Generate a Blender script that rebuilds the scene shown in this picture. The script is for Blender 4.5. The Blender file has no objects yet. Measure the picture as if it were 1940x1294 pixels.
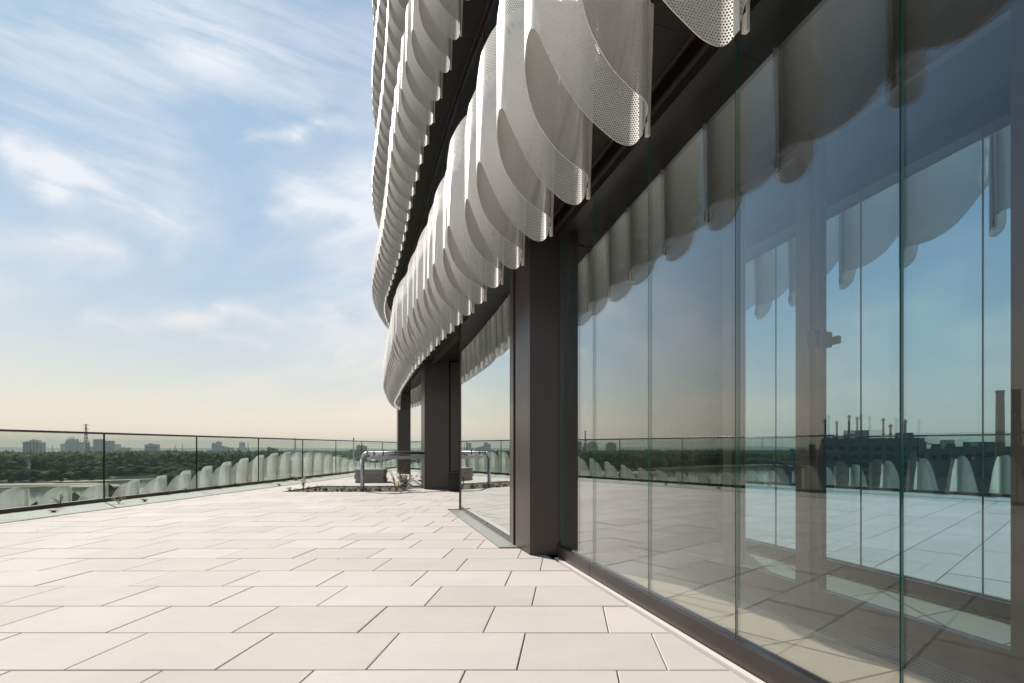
import bpy, math, random
import numpy as np
from mathutils import Vector, noise
random.seed(7); rng = np.random.default_rng(7)
S = bpy.context.scene
COL = S.collection
R = math.radians

# ------------------------------------------------------------------ camera, light, exposure
EYE = 0.883
cam_d = bpy.data.cameras.new('camera'); cam = bpy.data.objects.new('camera', cam_d); COL.objects.link(cam)
cam.location = (0, 0, EYE); cam.rotation_euler = (R(90), 0, 0)
cam_d.sensor_width = 36; cam_d.lens = 36 * 948 / 1940
cam_d.shift_x = (970 - 1078) / 1940; cam_d.shift_y = (848 - 647) / 1940
cam_d.clip_start = 0.05; cam_d.clip_end = 40000
S.camera = cam
SUN_EL, SUN_AZ = 42.0, -49.0            # azimuth clockwise from +Y
sun_dir = Vector((math.sin(R(SUN_AZ)) * math.cos(R(SUN_EL)), math.cos(R(SUN_AZ)) * math.cos(R(SUN_EL)), math.sin(R(SUN_EL))))
sd = bpy.data.lights.new('sun', 'SUN'); sun = bpy.data.objects.new('sun', sd); COL.objects.link(sun)
sd.energy = 4.4; sd.angle = R(0.53); sd.color = (1.0, 0.93, 0.85)
sun.rotation_euler = (-sun_dir).to_track_quat('-Z', 'Y').to_euler()
vs = S.view_settings; vs.view_transform = 'Standard'; vs.look = 'None'; vs.exposure = 0.62; vs.gamma = 1; vs.use_curve_mapping = False
cy = S.cycles; cy.max_bounces = 10; cy.diffuse_bounces = 4; cy.glossy_bounces = 6; cy.transparent_max_bounces = 40
cy.transmission_bounces = 6; cy.volume_bounces = 0; cy.caustics_reflective = False; cy.caustics_refractive = False
cy.sample_clamp_indirect = 6; cy.use_denoising = True

W = bpy.data.worlds.new('World'); S.world = W; W.use_nodes = True
wn, wl = W.node_tree.nodes, W.node_tree.links
wn.clear()
class NG:
    """tiny node helper"""
    def __init__(s, nt): s.n, s.l = nt.nodes, nt.links
    def new(s, t, **k):
        nd = s.n.new(t)
        for a, b in k.items(): setattr(nd, a, b)
        return nd
    def put(s, sock, v):
        if v is None: return
        if hasattr(v, 'is_linked') or hasattr(v, 'links'): s.l.new(v, sock)
        else: sock.default_value = v
    def m(s, op, a, b=None, c=None, clamp=False):
        nd = s.new('ShaderNodeMath', operation=op, use_clamp=clamp)
        for i, v in enumerate((a, b, c)):
            if v is not None: s.put(nd.inputs[i], v)
        return nd.outputs[0]
    def vm(s, op, a, b=None, out=0):
        nd = s.new('ShaderNodeVectorMath', operation=op)
        s.put(nd.inputs[0], a)
        if b is not None: s.put(nd.inputs[1], b)
        return nd.outputs[out]
    def mix(s, f, a, b, bt='MIX'):
        nd = s.new('ShaderNodeMix', data_type='RGBA', blend_type=bt)
        s.put(nd.inputs[0], f)
        s.put(nd.inputs[6], a if not isinstance(a, tuple) or len(a) == 4 else (*a, 1))
        s.put(nd.inputs[7], b if not isinstance(b, tuple) or len(b) == 4 else (*b, 1))
        return nd.outputs[2]
    def noise(s, vec, scale, detail=3, rough=.5, dist=0, dims='3D'):
        nd = s.new('ShaderNodeTexNoise', noise_dimensions=dims)
        if vec is not None: s.put(nd.inputs['Vector'], vec)
        nd.inputs['Scale'].default_value = scale; nd.inputs['Detail'].default_value = detail
        nd.inputs['Roughness'].default_value = rough; nd.inputs['Distortion'].default_value = dist
        return nd.outputs[0]
    def ramp(s, f, a, b, lo=0., hi=1., smooth=True):
        nd = s.new('ShaderNodeMapRange', interpolation_type='SMOOTHSTEP' if smooth else 'LINEAR')
        s.put(nd.inputs[0], f); nd.inputs[1].default_value = a; nd.inputs[2].default_value = b
        nd.inputs[3].default_value = lo; nd.inputs[4].default_value = hi
        return nd.outputs[0]
    def xyz(s, v):
        nd = s.new('ShaderNodeSeparateXYZ'); s.put(nd.inputs[0], v); return nd.outputs
    def comb(s, x, y, z):
        nd = s.new('ShaderNodeCombineXYZ')
        for i, v in enumerate((x, y, z)): s.put(nd.inputs[i], v)
        return nd.outputs[0]

g = NG(W.node_tree)
sky = g.new('ShaderNodeTexSky', sky_type='NISHITA', sun_disc=False)
sky.sun_elevation = R(SUN_EL); sky.sun_rotation = R(SUN_AZ); sky.altitude = 60
sky.air_density = 1.0; sky.dust_density = 0.25; sky.ozone_density = 1.5
tc = g.new('ShaderNodeTexCoord'); dirv = tc.outputs['Generated']
dx, dy, dz = g.xyz(dirv)
up = g.m('MAXIMUM', dz, 0.0)
den = g.m('ADD', up, 0.16)
px, py = g.m('DIVIDE', dx, den), g.m('DIVIDE', dy, den)
# cirrus: stretched along one wind direction, with a slow warp
warp = g.noise(g.comb(px, py, 3.1), 0.6, 2)
ca, sa = math.cos(R(-28)), math.sin(R(-28))
u = g.m('ADD', g.m('MULTIPLY', px, ca), g.m('MULTIPLY', py, sa))
v = g.m('SUBTRACT', g.m('MULTIPLY', py, ca), g.m('MULTIPLY', px, sa))
v2 = g.m('ADD', v, g.m('MULTIPLY', warp, .55))
n1 = g.noise(g.comb(g.m('MULTIPLY', u, 0.55), g.m('MULTIPLY', v2, 1.15), 0.7), 1.1, 8, .58, .25)
n2 = g.noise(g.comb(g.m('MULTIPLY', u, .45), g.m('MULTIPLY', v2, .62), 5.3), .8, 4, .5, .2)
fib = g.noise(g.comb(g.m('MULTIPLY', u, 0.9), g.m('MULTIPLY', v2, 4.2), 9.), 1.8, 8, .62, .4)
cov = g.m('MULTIPLY', g.ramp(n2, .38, .66), g.ramp(n1, .38, .70))
cov = g.m('ADD', g.m('MULTIPLY', cov, .62), g.m('MULTIPLY', g.m('MULTIPLY', g.ramp(n1, .44, .66), g.ramp(fib, .38, .68)), .22))
cov = g.m('ADD', cov, g.m('ADD', g.m('MULTIPLY', g.ramp(n2, .3, .7), .16), .18))
# single cirrus streaks, laid along lines on the sky (horizontal / vertical slope of the direction)
dyc = g.m('MAXIMUM', dy, .05); sx, sz_ = g.m('DIVIDE', dx, dyc), g.m('DIVIDE', dz, dyc)
ws = g.noise(g.comb(sx, g.m('MULTIPLY', sz_, 2.2), 2.), 5., 6, .6)
wsx = g.m('ADD', sx, g.m('MULTIPLY', g.m('SUBTRACT', ws, .5), .16)); wsz = g.m('ADD', sz_, g.m('MULTIPLY', g.m('SUBTRACT', g.noise(g.comb(sx, sz_, 7.), 4., 6, .6), .5), .13))
tex = g.ramp(g.noise(g.comb(g.m('ADD', g.m('MULTIPLY', sx, 2.), g.m('MULTIPLY', sz_, 1.)), g.m('ADD', g.m('MULTIPLY', sz_, 9.), g.m('MULTIPLY', sx, 3.2)), 1.), 1.9, 7, .6, .3), .3, .68, .25, 1.)
def streak(ax, ay, bx, by, w, k):
    a = ((ax - 1078) / 948, (848 - ay) / 948); b2 = ((bx - 1078) / 948, (848 - by) / 948); ex, ez = b2[0] - a[0], b2[1] - a[1]; L2 = ex * ex + ez * ez
    rx, rz = g.m('SUBTRACT', wsx, a[0]), g.m('SUBTRACT', wsz, a[1])
    t = g.m('DIVIDE', g.m('ADD', g.m('MULTIPLY', rx, ex), g.m('MULTIPLY', rz, ez)), L2, clamp=True)
    d2 = g.m('ADD', g.m('POWER', g.m('ABSOLUTE', g.m('SUBTRACT', rx, g.m('MULTIPLY', t, ex))), 2.), g.m('POWER', g.m('ABSOLUTE', g.m('SUBTRACT', rz, g.m('MULTIPLY', t, ez))), 2.))
    return g.m('MULTIPLY', g.m('EXPONENT', g.m('DIVIDE', d2, -(w / 948) ** 2)), k)
tot = None
for st_ in [(30, 285, 130, 350, 30, .6), (120, 335, 330, 400, 40, .5), (60, 240, 300, 330, 75, .35), (470, 262, 570, 247, 13, .42), (560, 248, 740, 250, 16, .35), (520, 385, 720, 402, 15, .42),
            (560, 340, 730, 350, 45, .4), (190, 598, 420, 608, 18, .42), (340, 600, 620, 606, 26, .35), (0, 440, 220, 462, 22, .35), (0, 60, 380, 110, 80, .35), (250, 0, 560, 190, 60, .32), (380, 20, 740, 120, 95, .42), (0, 130, 300, 190, 60, .25), (380, 640, 520, 655, 10, .25)]:
    e_ = streak(*st_); tot = e_ if tot is None else g.m('ADD', tot, e_)
front = g.ramp(dy, .05, .25)
cov = g.m('ADD', cov, g.m('MULTIPLY', g.m('MULTIPLY', tot, tex), front), clamp=True)
hz = g.m('POWER', g.m('SUBTRACT', 1.0, g.m('MINIMUM', up, 1.0)), 7.0)
cloudcol = g.mix(hz, (6.7, 7.0, 7.5), (7.9, 7.2, 6.2))
lum = g.vm('DOT_PRODUCT', sky.outputs[0], (.25, .5, .25), out=1)
gain = g.m('DIVIDE', 1.0, g.m('ADD', 1.0, g.m('DIVIDE', lum, 9.0)))      # hazy-day sky: glare round the sun held down
base = g.vm('MULTIPLY', sky.outputs[0], g.comb(g.m('MULTIPLY', gain, .70), g.m('MULTIPLY', gain, 1.10), g.m('MULTIPLY', gain, 1.16)))
c1 = g.mix(g.m('MULTIPLY', cov, .95), base, cloudcol)
# warm summer dust low over the land
c2 = g.mix(g.m('MULTIPLY', g.m('POWER', g.m('SUBTRACT', 1.0, g.m('MINIMUM', up, 1.0)), 6.0), .90), c1, (9.0, 7.1, 5.5))
bg = g.new('ShaderNodeBackground'); g.l.new(c2, bg.inputs[0]); bg.inputs[1].default_value = 0.085
wo = g.new('ShaderNodeOutputWorld'); g.l.new(bg.outputs[0], wo.inputs[0])

# ------------------------------------------------------------------ materials
MATS = {}
def mat(name, col, rough=.6, metal=0., spec=.5, var=0., vscale=3., bump=0., bscale=40., rnd=0., col2=None):
    if name in MATS: return MATS[name]
    m = bpy.data.materials.new(name); m.use_nodes = True; q = NG(m.node_tree)
    b = m.node_tree.nodes['Principled BSDF']
    b.inputs['Roughness'].default_value = rough; b.inputs['Metallic'].default_value = metal
    b.inputs['Specular IOR Level'].default_value = spec
    c = (*col, 1.)
    t = q.new('ShaderNodeTexCoord')
    geo = q.new('ShaderNodeNewGeometry'); P = geo.outputs['Position']
    out = None
    if var or col2:
        f = q.noise(P, vscale, 5, .6)
        c2 = (*(col2 or [x * (1 - var) for x in col]), 1.)
        out = q.mix(q.ramp(f, .35, .65), c2, c)
    if rnd:
        oi = q.new('ShaderNodeObjectInfo')
        k = q.ramp(oi.outputs['Random'], 0, 1, 1 - rnd, 1 + rnd * .4, smooth=False)
        out = q.mix(1., out if out else c, q.comb(k, k, k), 'MULTIPLY')
    if out: q.l.new(out, b.inputs['Base Color'])
    else: b.inputs['Base Color'].default_value = c
    if bump:
        bn = q.new('ShaderNodeBump'); bn.inputs['Strength'].default_value = bump; bn.inputs['Distance'].default_value = .01
        q.l.new(q.noise(P, bscale, 4, .6), bn.inputs['Height']); q.l.new(bn.outputs[0], b.inputs['Normal'])
    MATS[name] = m; return m

def glass_mat(name, tint, r0, expo, refl=(1, 1, 1), back=None, wob=0.0, dust=0.0):
    """coated glazing: mirror part grows with the angle, the rest goes through (or meets an opaque dark colour standing in for the unlit room)"""
    if name in MATS: return MATS[name]
    m = bpy.data.materials.new(name); m.use_nodes = True; q = NG(m.node_tree); m.node_tree.nodes.clear()
    lw = q.new('ShaderNodeLayerWeight'); lw.inputs['Blend'].default_value = .5
    f = q.m('ADD', r0, q.m('MULTIPLY', q.m('POWER', lw.outputs['Facing'], expo), 1 - r0), clamp=True)
    gl = q.new('ShaderNodeBsdfGlossy'); gl.inputs['Roughness'].default_value = 0.0; gl.inputs['Color'].default_value = (*refl, 1)
    if wob:
        geo = q.new('ShaderNodeNewGeometry'); bn = q.new('ShaderNodeBump')
        bn.inputs['Strength'].default_value = wob; bn.inputs['Distance'].default_value = .002
        q.l.new(q.noise(geo.outputs['Position'], 1.6, 1), bn.inputs['Height']); q.l.new(bn.outputs[0], gl.inputs['Normal'])
    if back is None:
        tr = q.new('ShaderNodeBsdfTransparent'); tr.inputs['Color'].default_value = (*tint, 1)
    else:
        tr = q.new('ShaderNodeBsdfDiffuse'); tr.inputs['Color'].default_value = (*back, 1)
    mx = q.new('ShaderNodeMixShader'); q.l.new(f, mx.inputs[0]); q.l.new(tr.outputs[0], mx.inputs[1]); q.l.new(gl.outputs[0], mx.inputs[2])
    sh = mx.outputs[0]
    if dust:            # dried drops and wiping marks
        P = q.new('ShaderNodeNewGeometry').outputs['Position']
        a = q.ramp(q.noise(q.vm('MULTIPLY', P, (3., 3., .8)), 2.2, 6, .7), .5, .8, 0, dust)
        b2 = q.ramp(q.noise(P, 70, 2, .6), .70, .76, 0, dust * 3)
        df = q.new('ShaderNodeBsdfDiffuse'); df.inputs['Color'].default_value = (.75, .72, .66, 1)
        m2 = q.new('ShaderNodeMixShader'); q.l.new(q.m('ADD', a, b2, clamp=True), m2.inputs[0]); q.l.new(sh, m2.inputs[1]); q.l.new(df.outputs[0], m2.inputs[2]); sh = m2.outputs[0]
    o = q.new('ShaderNodeOutputMaterial'); q.l.new(sh, o.inputs[0])
    MATS[name] = m; return m

def perforated():
    m = bpy.data.materials.new('perforated_white_metal'); m.use_nodes = True; q = NG(m.node_tree)
    b = m.node_tree.nodes['Principled BSDF']
    b.inputs['Base Color'].default_value = (.84, .815, .765, 1); b.inputs['Roughness'].default_value = .42
    uvn = q.new('ShaderNodeUVMap'); uvn.uv_map = 'UVMap'
    ux, uy, _ = q.xyz(uvn.outputs[0])
    p = .0108; ry = p * math.sqrt(3)
    def lat(o):
        a = q.m('ADD', q.m('DIVIDE', ux, p), o); a = q.m('SUBTRACT', q.m('FRACT', a), .5); a = q.m('MULTIPLY', a, p)
        c = q.m('ADD', q.m('DIVIDE', uy, ry), o); c = q.m('SUBTRACT', q.m('FRACT', c), .5); c = q.m('MULTIPLY', c, ry)
        return q.m('SQRT', q.m('ADD', q.m('MULTIPLY', a, a), q.m('MULTIPLY', c, c)))
    d = q.m('MINIMUM', lat(0.), lat(.5))
    hole = q.m('LESS_THAN', d, .0036)
    tr = q.new('ShaderNodeBsdfTransparent')
    mx = q.new('ShaderNodeMixShader'); q.l.new(hole, mx.inputs[0]); q.l.new(b.outputs[0], mx.inputs[1]); q.l.new(tr.outputs[0], mx.inputs[2])
    o = m.node_tree.nodes['Material Output']; q.l.new(mx.outputs[0], o.inputs[0])
    MATS['perf'] = m; return m

def grating_mat():
    m = bpy.data.materials.new('drain_grating_metal'); m.use_nodes = True; q = NG(m.node_tree)
    b = m.node_tree.nodes['Principled BSDF']; b.inputs['Roughness'].default_value = .6
    uvn = q.new('ShaderNodeUVMap'); uvn.uv_map = 'UVMap'
    ux, uy, _ = q.xyz(uvn.outputs[0])
    a = q.m('FRACT', q.m('DIVIDE', ux, .0125)); c = q.m('FRACT', q.m('DIVIDE', uy, .03))
    slot = q.m('MULTIPLY', q.m('LESS_THAN', a, .45), q.m('LESS_THAN', c, .62))
    q.l.new(q.mix(slot, (.24, .25, .24), (.015, .015, .015)), b.inputs['Base Color'])
    q.l.new(q.m('SUBTRACT', .25, q.m('MULTIPLY', slot, .25)), b.inputs['Metallic'])
    MATS['grate'] = m; return m

def water_mat():
    m = bpy.data.materials.new('river_water'); m.use_nodes = True; q = NG(m.node_tree)
    b = m.node_tree.nodes['Principled BSDF']; b.inputs['Base Color'].default_value = (.11, .13, .12, 1)
    b.inputs['Roughness'].default_value = .08; b.inputs['IOR'].default_value = 1.33
    geo = q.new('ShaderNodeNewGeometry'); P = geo.outputs['Position']
    bn = q.new('ShaderNodeBump'); bn.inputs['Strength'].default_value = 1; bn.inputs['Distance'].default_value = .05
    calm = q.ramp(q.noise(P, .012, 4, .6), .42, .6, .25, 1.)
    h = q.m('MULTIPLY', q.noise(P, .35, 4, .6), calm)
    q.l.new(h, bn.inputs['Height']); q.l.new(bn.outputs[0], b.inputs['Normal'])
    return m

def leaf_mat(name, a, b_, rnd=.5):
    m = bpy.data.materials.new(name); m.use_nodes = True; q = NG(m.node_tree)
    b = m.node_tree.nodes['Principled BSDF']; b.inputs['Roughness'].default_value = .9; b.inputs['Specular IOR Level'].default_value = .03
    geo = q.new('ShaderNodeNewGeometry'); oi = q.new('ShaderNodeObjectInfo')
    f = q.noise(geo.outputs['Position'], .11, 4, .65)
    c = q.mix(q.ramp(f, .35, .65), (*a, 1), (*b_, 1))
    f2 = q.noise(geo.outputs['Position'], .012, 2, .5)
    c = q.mix(q.ramp(f2, .48, .68, 0, .7), c, (.085, .085, .02, 1))
    f3 = q.noise(geo.outputs['Position'], .05, 3, .6); c = q.mix(q.ramp(f3, .5, .66, 0, .7), c, (.010, .022, .010, 1))
    k = q.ramp(oi.outputs['Random'], 0, 1, 1 - rnd, 1 + rnd, smooth=False)
    c = q.mix(1., c, q.comb(k, k, q.m('MULTIPLY', k, .9)), 'MULTIPLY')
    q.l.new(c, b.inputs['Base Color'])
    return m

def slab_mat(name, col, per_object=True):
    m = bpy.data.materials.new(name); m.use_nodes = True; q = NG(m.node_tree)
    b = m.node_tree.nodes['Principled BSDF']; b.inputs['Roughness'].default_value = .85; b.inputs['Specular IOR Level'].default_value = .1
    geo = q.new('ShaderNodeNewGeometry'); P = geo.outputs['Position']
    c = q.mix(q.ramp(q.noise(P, 1.3, 5, .6), .3, .7), [x * .93 for x in col] + [1], [*col, 1]) if False else None
    lo = tuple(x * .90 for x in col) + (1,); hi = tuple(col) + (1,)
    c = q.mix(q.ramp(q.noise(P, 1.1, 5, .62), .3, .7), lo, hi)
    # faint wiping smears and scuffs
    st = q.noise(q.vm('MULTIPLY', P, (1.6, 7., 1.)), 1.1, 5, .65, 1.2)
    c = q.mix(q.ramp(st, .56, .74, 0, .35), c, tuple(min(1, x * 1.10) for x in col) + (1,))
    wm_ = q.noise(P, 2.3, 3, .5, 1.5); ring = q.m('ABSOLUTE', q.m('SUBTRACT', wm_, .5)); c = q.mix(q.ramp(ring, 0, .018, .22, 0), c, tuple(x * .86 for x in col) + (1,))
    spk = q.noise(P, 420, 2, .7)
    c = q.mix(q.ramp(spk, .35, .7, 0, .22), c, tuple(x * .72 for x in col) + (1,))
    dirt = q.noise(P, 3.7, 6, .7)
    c = q.mix(q.ramp(dirt, .62, .8, 0, .35), c, tuple(x * .74 for x in col) + (1,))
    if per_object:
        oi = q.new('ShaderNodeObjectInfo'); r = oi.outputs['Random']
    else:
        wv = q.new('ShaderNodeTexWhiteNoise', noise_dimensions='2D')
        x, y, _ = q.xyz(P)
        q.l.new(q.comb(q.m('FLOOR', q.m('DIVIDE', q.m('SUBTRACT', x, .19), .6)), q.m('FLOOR', q.m('DIVIDE', q.m('SUBTRACT', y, .386), .4)), 0.), wv.inputs['Vector'])
        r = wv.outputs[0]
    k = q.ramp(r, 0, 1, .925, 1.04, smooth=False)
    c = q.mix(1., c, q.comb(k, q.m('MULTIPLY', k, 1.0), q.m('POWER', k, 1.3)), 'MULTIPLY')
    q.l.new(c, b.inputs['Base Color'])
    bn = q.new('ShaderNodeBump'); bn.inputs['Strength'].default_value = .35; bn.inputs['Distance'].default_value = .002
    q.l.new(q.noise(P, 260, 3, .7), bn.inputs['Height']); q.l.new(bn.outputs[0], b.inputs['Normal'])
    return m

PERF = perforated()
WHITE = mat('white_coated_metal', (.62, .62, .59), .45, var=.06, vscale=9)
RIM = mat('cut_metal_edge', (.74, .70, .60), .45)
BROWN = mat('dark_bronze_metal', (.028, .020, .018), .34, 0., .55, var=.12, vscale=2.2, rnd=.1)
BROWNL = mat('bronze_metal_trim', (.065, .048, .041), .32, .1, var=.1, vscale=3)
LINT = mat('lintel_metal', (.012, .0095, .0085), .4, .1, var=.1)
SOFF = mat('soffit_metal', (.013, .0105, .0095), .55, .1, var=.15, vscale=2.5, rnd=.25)
BLACK = mat('black_gap', (.012, .012, .012), .7)
GREEN = mat('glass_edge_green', (.02, .16, .12), .12, spec=.8)
OUTG = glass_mat('clear_screen_glass', (.975, .985, .97), .022, 2.05, (.95, 1., 1.), wob=.02, dust=.02)
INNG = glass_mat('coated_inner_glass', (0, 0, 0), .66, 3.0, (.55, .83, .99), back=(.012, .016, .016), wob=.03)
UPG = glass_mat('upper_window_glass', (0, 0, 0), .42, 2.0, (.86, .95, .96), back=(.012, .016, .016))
RAILG = glass_mat('balustrade_glass', (.87, .915, .87), .02, 5.0, (.9, 1, .95))
SLAB = slab_mat('pale_concrete_slab', (.535, .492, .458)); SLABS = slab_mat('pale_concrete_slab_far', (.535, .492, .458), False)
LSLAB = slab_mat('cream_loggia_slab', (.78, .70, .54)); BORD = slab_mat('border_concrete', (.50, .485, .455))
BED = mat('bedding_grit', (.11, .10, .09), .9, var=.4, vscale=30)
GRATE = grating_mat()
GALV = mat('galvanised_steel', (.42, .43, .44), .42, .85, var=.15, vscale=12)
CONC = mat('grey_concrete', (.30, .285, .265), .8, var=.18, vscale=8, bump=.3)
GREYWALL = mat('tower_cladding', (.25, .25, .25), .6, var=.1)

# ------------------------------------------------------------------ mesh helpers
class MB:
    def __init__(s): s.v, s.f, s.mi, s.uv = [], [], [], {}
    def face(s, idx, mi=0, uv=None):
        if uv: s.uv[len(s.f)] = uv
        s.f.append(tuple(idx)); s.mi.append(mi)
    def prism(s, poly, z0, z1, mi=0, side_mi=None, bev=0.):
        """vertical prism over a polygon; bev chamfers the top edge"""
        A = sum(poly[i][0] * poly[(i + 1) % len(poly)][1] - poly[(i + 1) % len(poly)][0] * poly[i][1] for i in range(len(poly)))
        if A < 0: poly = poly[::-1]
        n = len(poly); b = len(s.v); sm = mi if side_mi is None else side_mi
        s.v += [(x, y, z0) for x, y in poly]
        if bev:
            cx = sum(p[0] for p in poly) / n; cyy = sum(p[1] for p in poly) / n
            s.v += [(x, y, z1 - bev) for x, y in poly]
            ins = []
            for i in range(n):
                p0, p1, p2 = Vector(poly[i - 1]), Vector(poly[i]), Vector(poly[(i + 1) % n])
                e1 = (p1 - p0).normalized(); e2 = (p2 - p1).normalized()
                nn = Vector((-e1.y - e2.y, e1.x + e2.x)); k = max(.4, nn.length / 2)
                ins.append(p1 + nn.normalized() * bev / k)
            s.v += [(p.x, p.y, z1) for p in ins]
            for i in range(n):
                j = (i + 1) % n
                s.face((b + i, b + j, b + n + j, b + n + i), sm); s.face((b + n + i, b + n + j, b + 2 * n + j, b + 2 * n + i), sm)
            s.face([b + 2 * n + i for i in range(n)], mi)
        else:
            s.v += [(x, y, z1) for x, y in poly]
            for i in range(n):
                j = (i + 1) % n; s.face((b + i, b + j, b + n + j, b + n + i), sm)
            s.face([b + n + i for i in range(n)], mi)
        s.face([b + i for i in range(n)][::-1], mi)
    def box(s, x0, x1, y0, y1, z0, z1, mi=0, bev=0.): s.prism([(x0, y0), (x1, y0), (x1, y1), (x0, y1)], z0, z1, mi, bev=bev)
    def seg(s, p, q, a, b, z0, z1, mi=0, ends=None):
        """box along p->q between inward offsets a..b"""
        p, q = Vector(p[:2]), Vector(q[:2]); d = (q - p).normalized(); n = Vector((d.y, -d.x))
        s.prism([tuple(p + n * a), tuple(q + n * a), tuple(q + n * b), tuple(p + n * b)], z0, z1, mi, side_mi=ends)
    def tube(s, pts, r, n=10, mi=0, caps=True):
        pts = [Vector(p) for p in pts]; rr = r if isinstance(r, (list, tuple)) else [r] * len(pts)
        b = len(s.v); prev = None
        for i, p in enumerate(pts):
            t = (pts[min(i + 1, len(pts) - 1)] - pts[max(i - 1, 0)]).normalized()
            if prev is None:
                a = Vector((0, 0, 1)) if abs(t.z) < .9 else Vector((1, 0, 0))
            else: a = prev
            u_ = (a - t * a.dot(t)).normalized(); prev = u_; w = t.cross(u_)
            for k in range(n):
                an = 2 * math.pi * k / n; c = p + (u_ * math.cos(an) + w * math.sin(an)) * rr[i]; s.v.append(tuple(c))
        for i in range(len(pts) - 1):
            for k in range(n):
                k2 = (k + 1) % n; s.face((b + i * n + k, b + i * n + k2, b + (i + 1) * n + k2, b + (i + 1) * n + k), mi)
        if caps:
            s.face([b + k for k in range(n)][::-1], mi); s.face([b + (len(pts) - 1) * n + k for k in range(n)], mi)
    def tri(s, pts, mi=0):
        b = len(s.v); s.v += [tuple(p) for p in pts]; s.face(range(b, b + len(pts)), mi)
    def mesh(s, name, mats, smooth=False):
        me = bpy.data.meshes.new(name); me.from_pydata(s.v, [], s.f)
        for m in (mats if isinstance(mats, (list, tuple)) else [mats]): me.materials.append(m)
        me.polygons.foreach_set('material_index', s.mi)
        if s.uv:
            L = me.uv_layers.new(name='UVMap')
            for fi, uvs in s.uv.items():
                for li, uvv in zip(me.polygons[fi].loop_indices, uvs): L.data[li].uv = uvv
        if smooth: me.polygons.foreach_set('use_smooth', [True] * len(me.polygons))
        me.update(); return me
    def build(s, name, mats, parent=None, smooth=False): return link(name, s.mesh(name, mats, smooth), parent)
def link(name, me, parent=None):
    o = bpy.data.objects.new(name, me); COL.objects.link(o)
    if parent: o.parent = parent
    return o
def tag(o, label=None, cat=None, group=None, kind=None):
    for k, v in (('label', label), ('category', cat), ('group', group), ('kind', kind)):
        if v: o[k] = v
    return o
def empty(name, loc=(0, 0, 0), rz=0.):
    o = bpy.data.objects.new(name, None); o.location = loc; o.rotation_euler = (0, 0, rz); COL.objects.link(o); return o
def cr(P, k):
    """Catmull-Rom through P, k steps per span"""
    P = [np.array(p, float) for p in P]; out = []
    for i in range(len(P) - 1):
        p0, p1, p2, p3 = P[max(i - 1, 0)], P[i], P[i + 1], P[min(i + 2, len(P) - 1)]
        for j in range(k):
            t = j / k
            out.append(.5 * (2 * p1 + (p2 - p0) * t + (2 * p0 - 5 * p1 + 4 * p2 - p3) * t * t + (3 * p1 - p0 - 3 * p2 + p3) * t ** 3))
    out.append(P[-1]); return out

# ------------------------------------------------------------------ plan of the facade
WF = {2.58: 1.07, 3.04: .96}
TIPS1 = [(1.655, -1.06), (1.432, -.54), (1.21, -.02), (.988, .502), (.763, 1.02), (.54, 1.542), (.317, 2.06), (.0925, 2.579), (-.1165, 3.035), (-.333, 3.524), (-.5356, 3.936),
         (-.741, 4.389), (-.922, 4.775), (-1.118, 5.17), (-1.287, 5.545), (-1.459, 5.885), (-1.627, 6.246), (-1.791, 6.594), (-1.951, 6.97),
         (-2.108, 7.29), (-2.264, 7.65), (-2.45, 8.08), (-2.643, 8.516), (-2.82, 8.94)]
TAIL = [(-2.82, 8.94), (-3.23, 9.95), (-3.7, 11.1), (-4.25, 12.5), (-4.75, 13.75), (-5.2, 15.0), (-5.55, 16.2), (-5.72, 17.2), (-5.68, 18.1), (-5.4, 18.9), (-4.85, 19.5), (-4.0, 19.95), (-2.6, 20.2), (0., 20.4), (3., 20.5)]
TAILU = [(-2.82, 8.94), (-3.23, 9.95), (-3.72, 11.1), (-4.35, 12.5), (-4.93, 13.75), (-5.5, 15.0), (-6.0, 16.4), (-6.35, 17.8), (-6.5, 19.0), (-6.35, 20.2), (-5.8, 21.2), (-4.9, 21.9), (-3.2, 22.4), (0., 22.7), (3., 22.8)]
class Path:
    def __init__(s, pts):
        s.p = np.array(pts); s.s = np.concatenate([[0], np.cumsum(np.hypot(*np.diff(s.p, axis=0).T))])
    def at(s, t): return np.array([np.interp(t, s.s, s.p[:, 0]), np.interp(t, s.s, s.p[:, 1])])
    def fr(s, t):
        a, b = s.at(max(t - .25, 0)), s.at(min(t + .25, s.s[-1])); d = (b - a) / np.hypot(*(b - a)); return s.at(t), d, np.array([d[1], -d[0]])
    def off(s, t, o): p, d, n = s.fr(t); return tuple(p + n * o)
    @property
    def L(s): return s.s[-1]
path1 = Path(list(np.array(TIPS1[:-1])) + list(cr(TAIL, 6)))
pathU = Path(list(np.array(TIPS1[:-1])) + list(cr(TAILU, 6)))
def walk(path, s0, pitch):
    out = []; t = s0
    while t < path.L - .05: out.append(path.at(t)); t += pitch(path.at(t)[1]) if callable(pitch) else pitch
    return out
GA, GB = 1.456, .3857                    # near glass line  X = GA - GB*Y
def gline(y, off=0.): return (GA + off / .933 - GB * y, y)
dg = Vector((-.36, .933)).normalized(); ng = Vector((dg.y, -dg.x))

# ------------------------------------------------------------------ sky haze, ground, river
GZ = -42.0
haze_m = bpy.data.materials.new('summer_haze'); haze_m.use_nodes = True
hq = NG(haze_m.node_tree); haze_m.node_tree.nodes.clear()
pv = hq.new('ShaderNodeVolumePrincipled'); pv.inputs['Color'].default_value = (.52, .58, .62, 1); pv.inputs['Density'].default_value = .00008
pv.inputs['Anisotropy'].default_value = .0
ho = hq.new('ShaderNodeOutputMaterial'); hq.l.new(pv.outputs[0], ho.inputs['Volume'])
hb = MB(); hb.box(-12500, 5500, -5500, 12500, GZ - 2, 150); tag(hb.build('haze', haze_m), kind='stuff', label='thin summer haze over the river plain')

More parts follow.
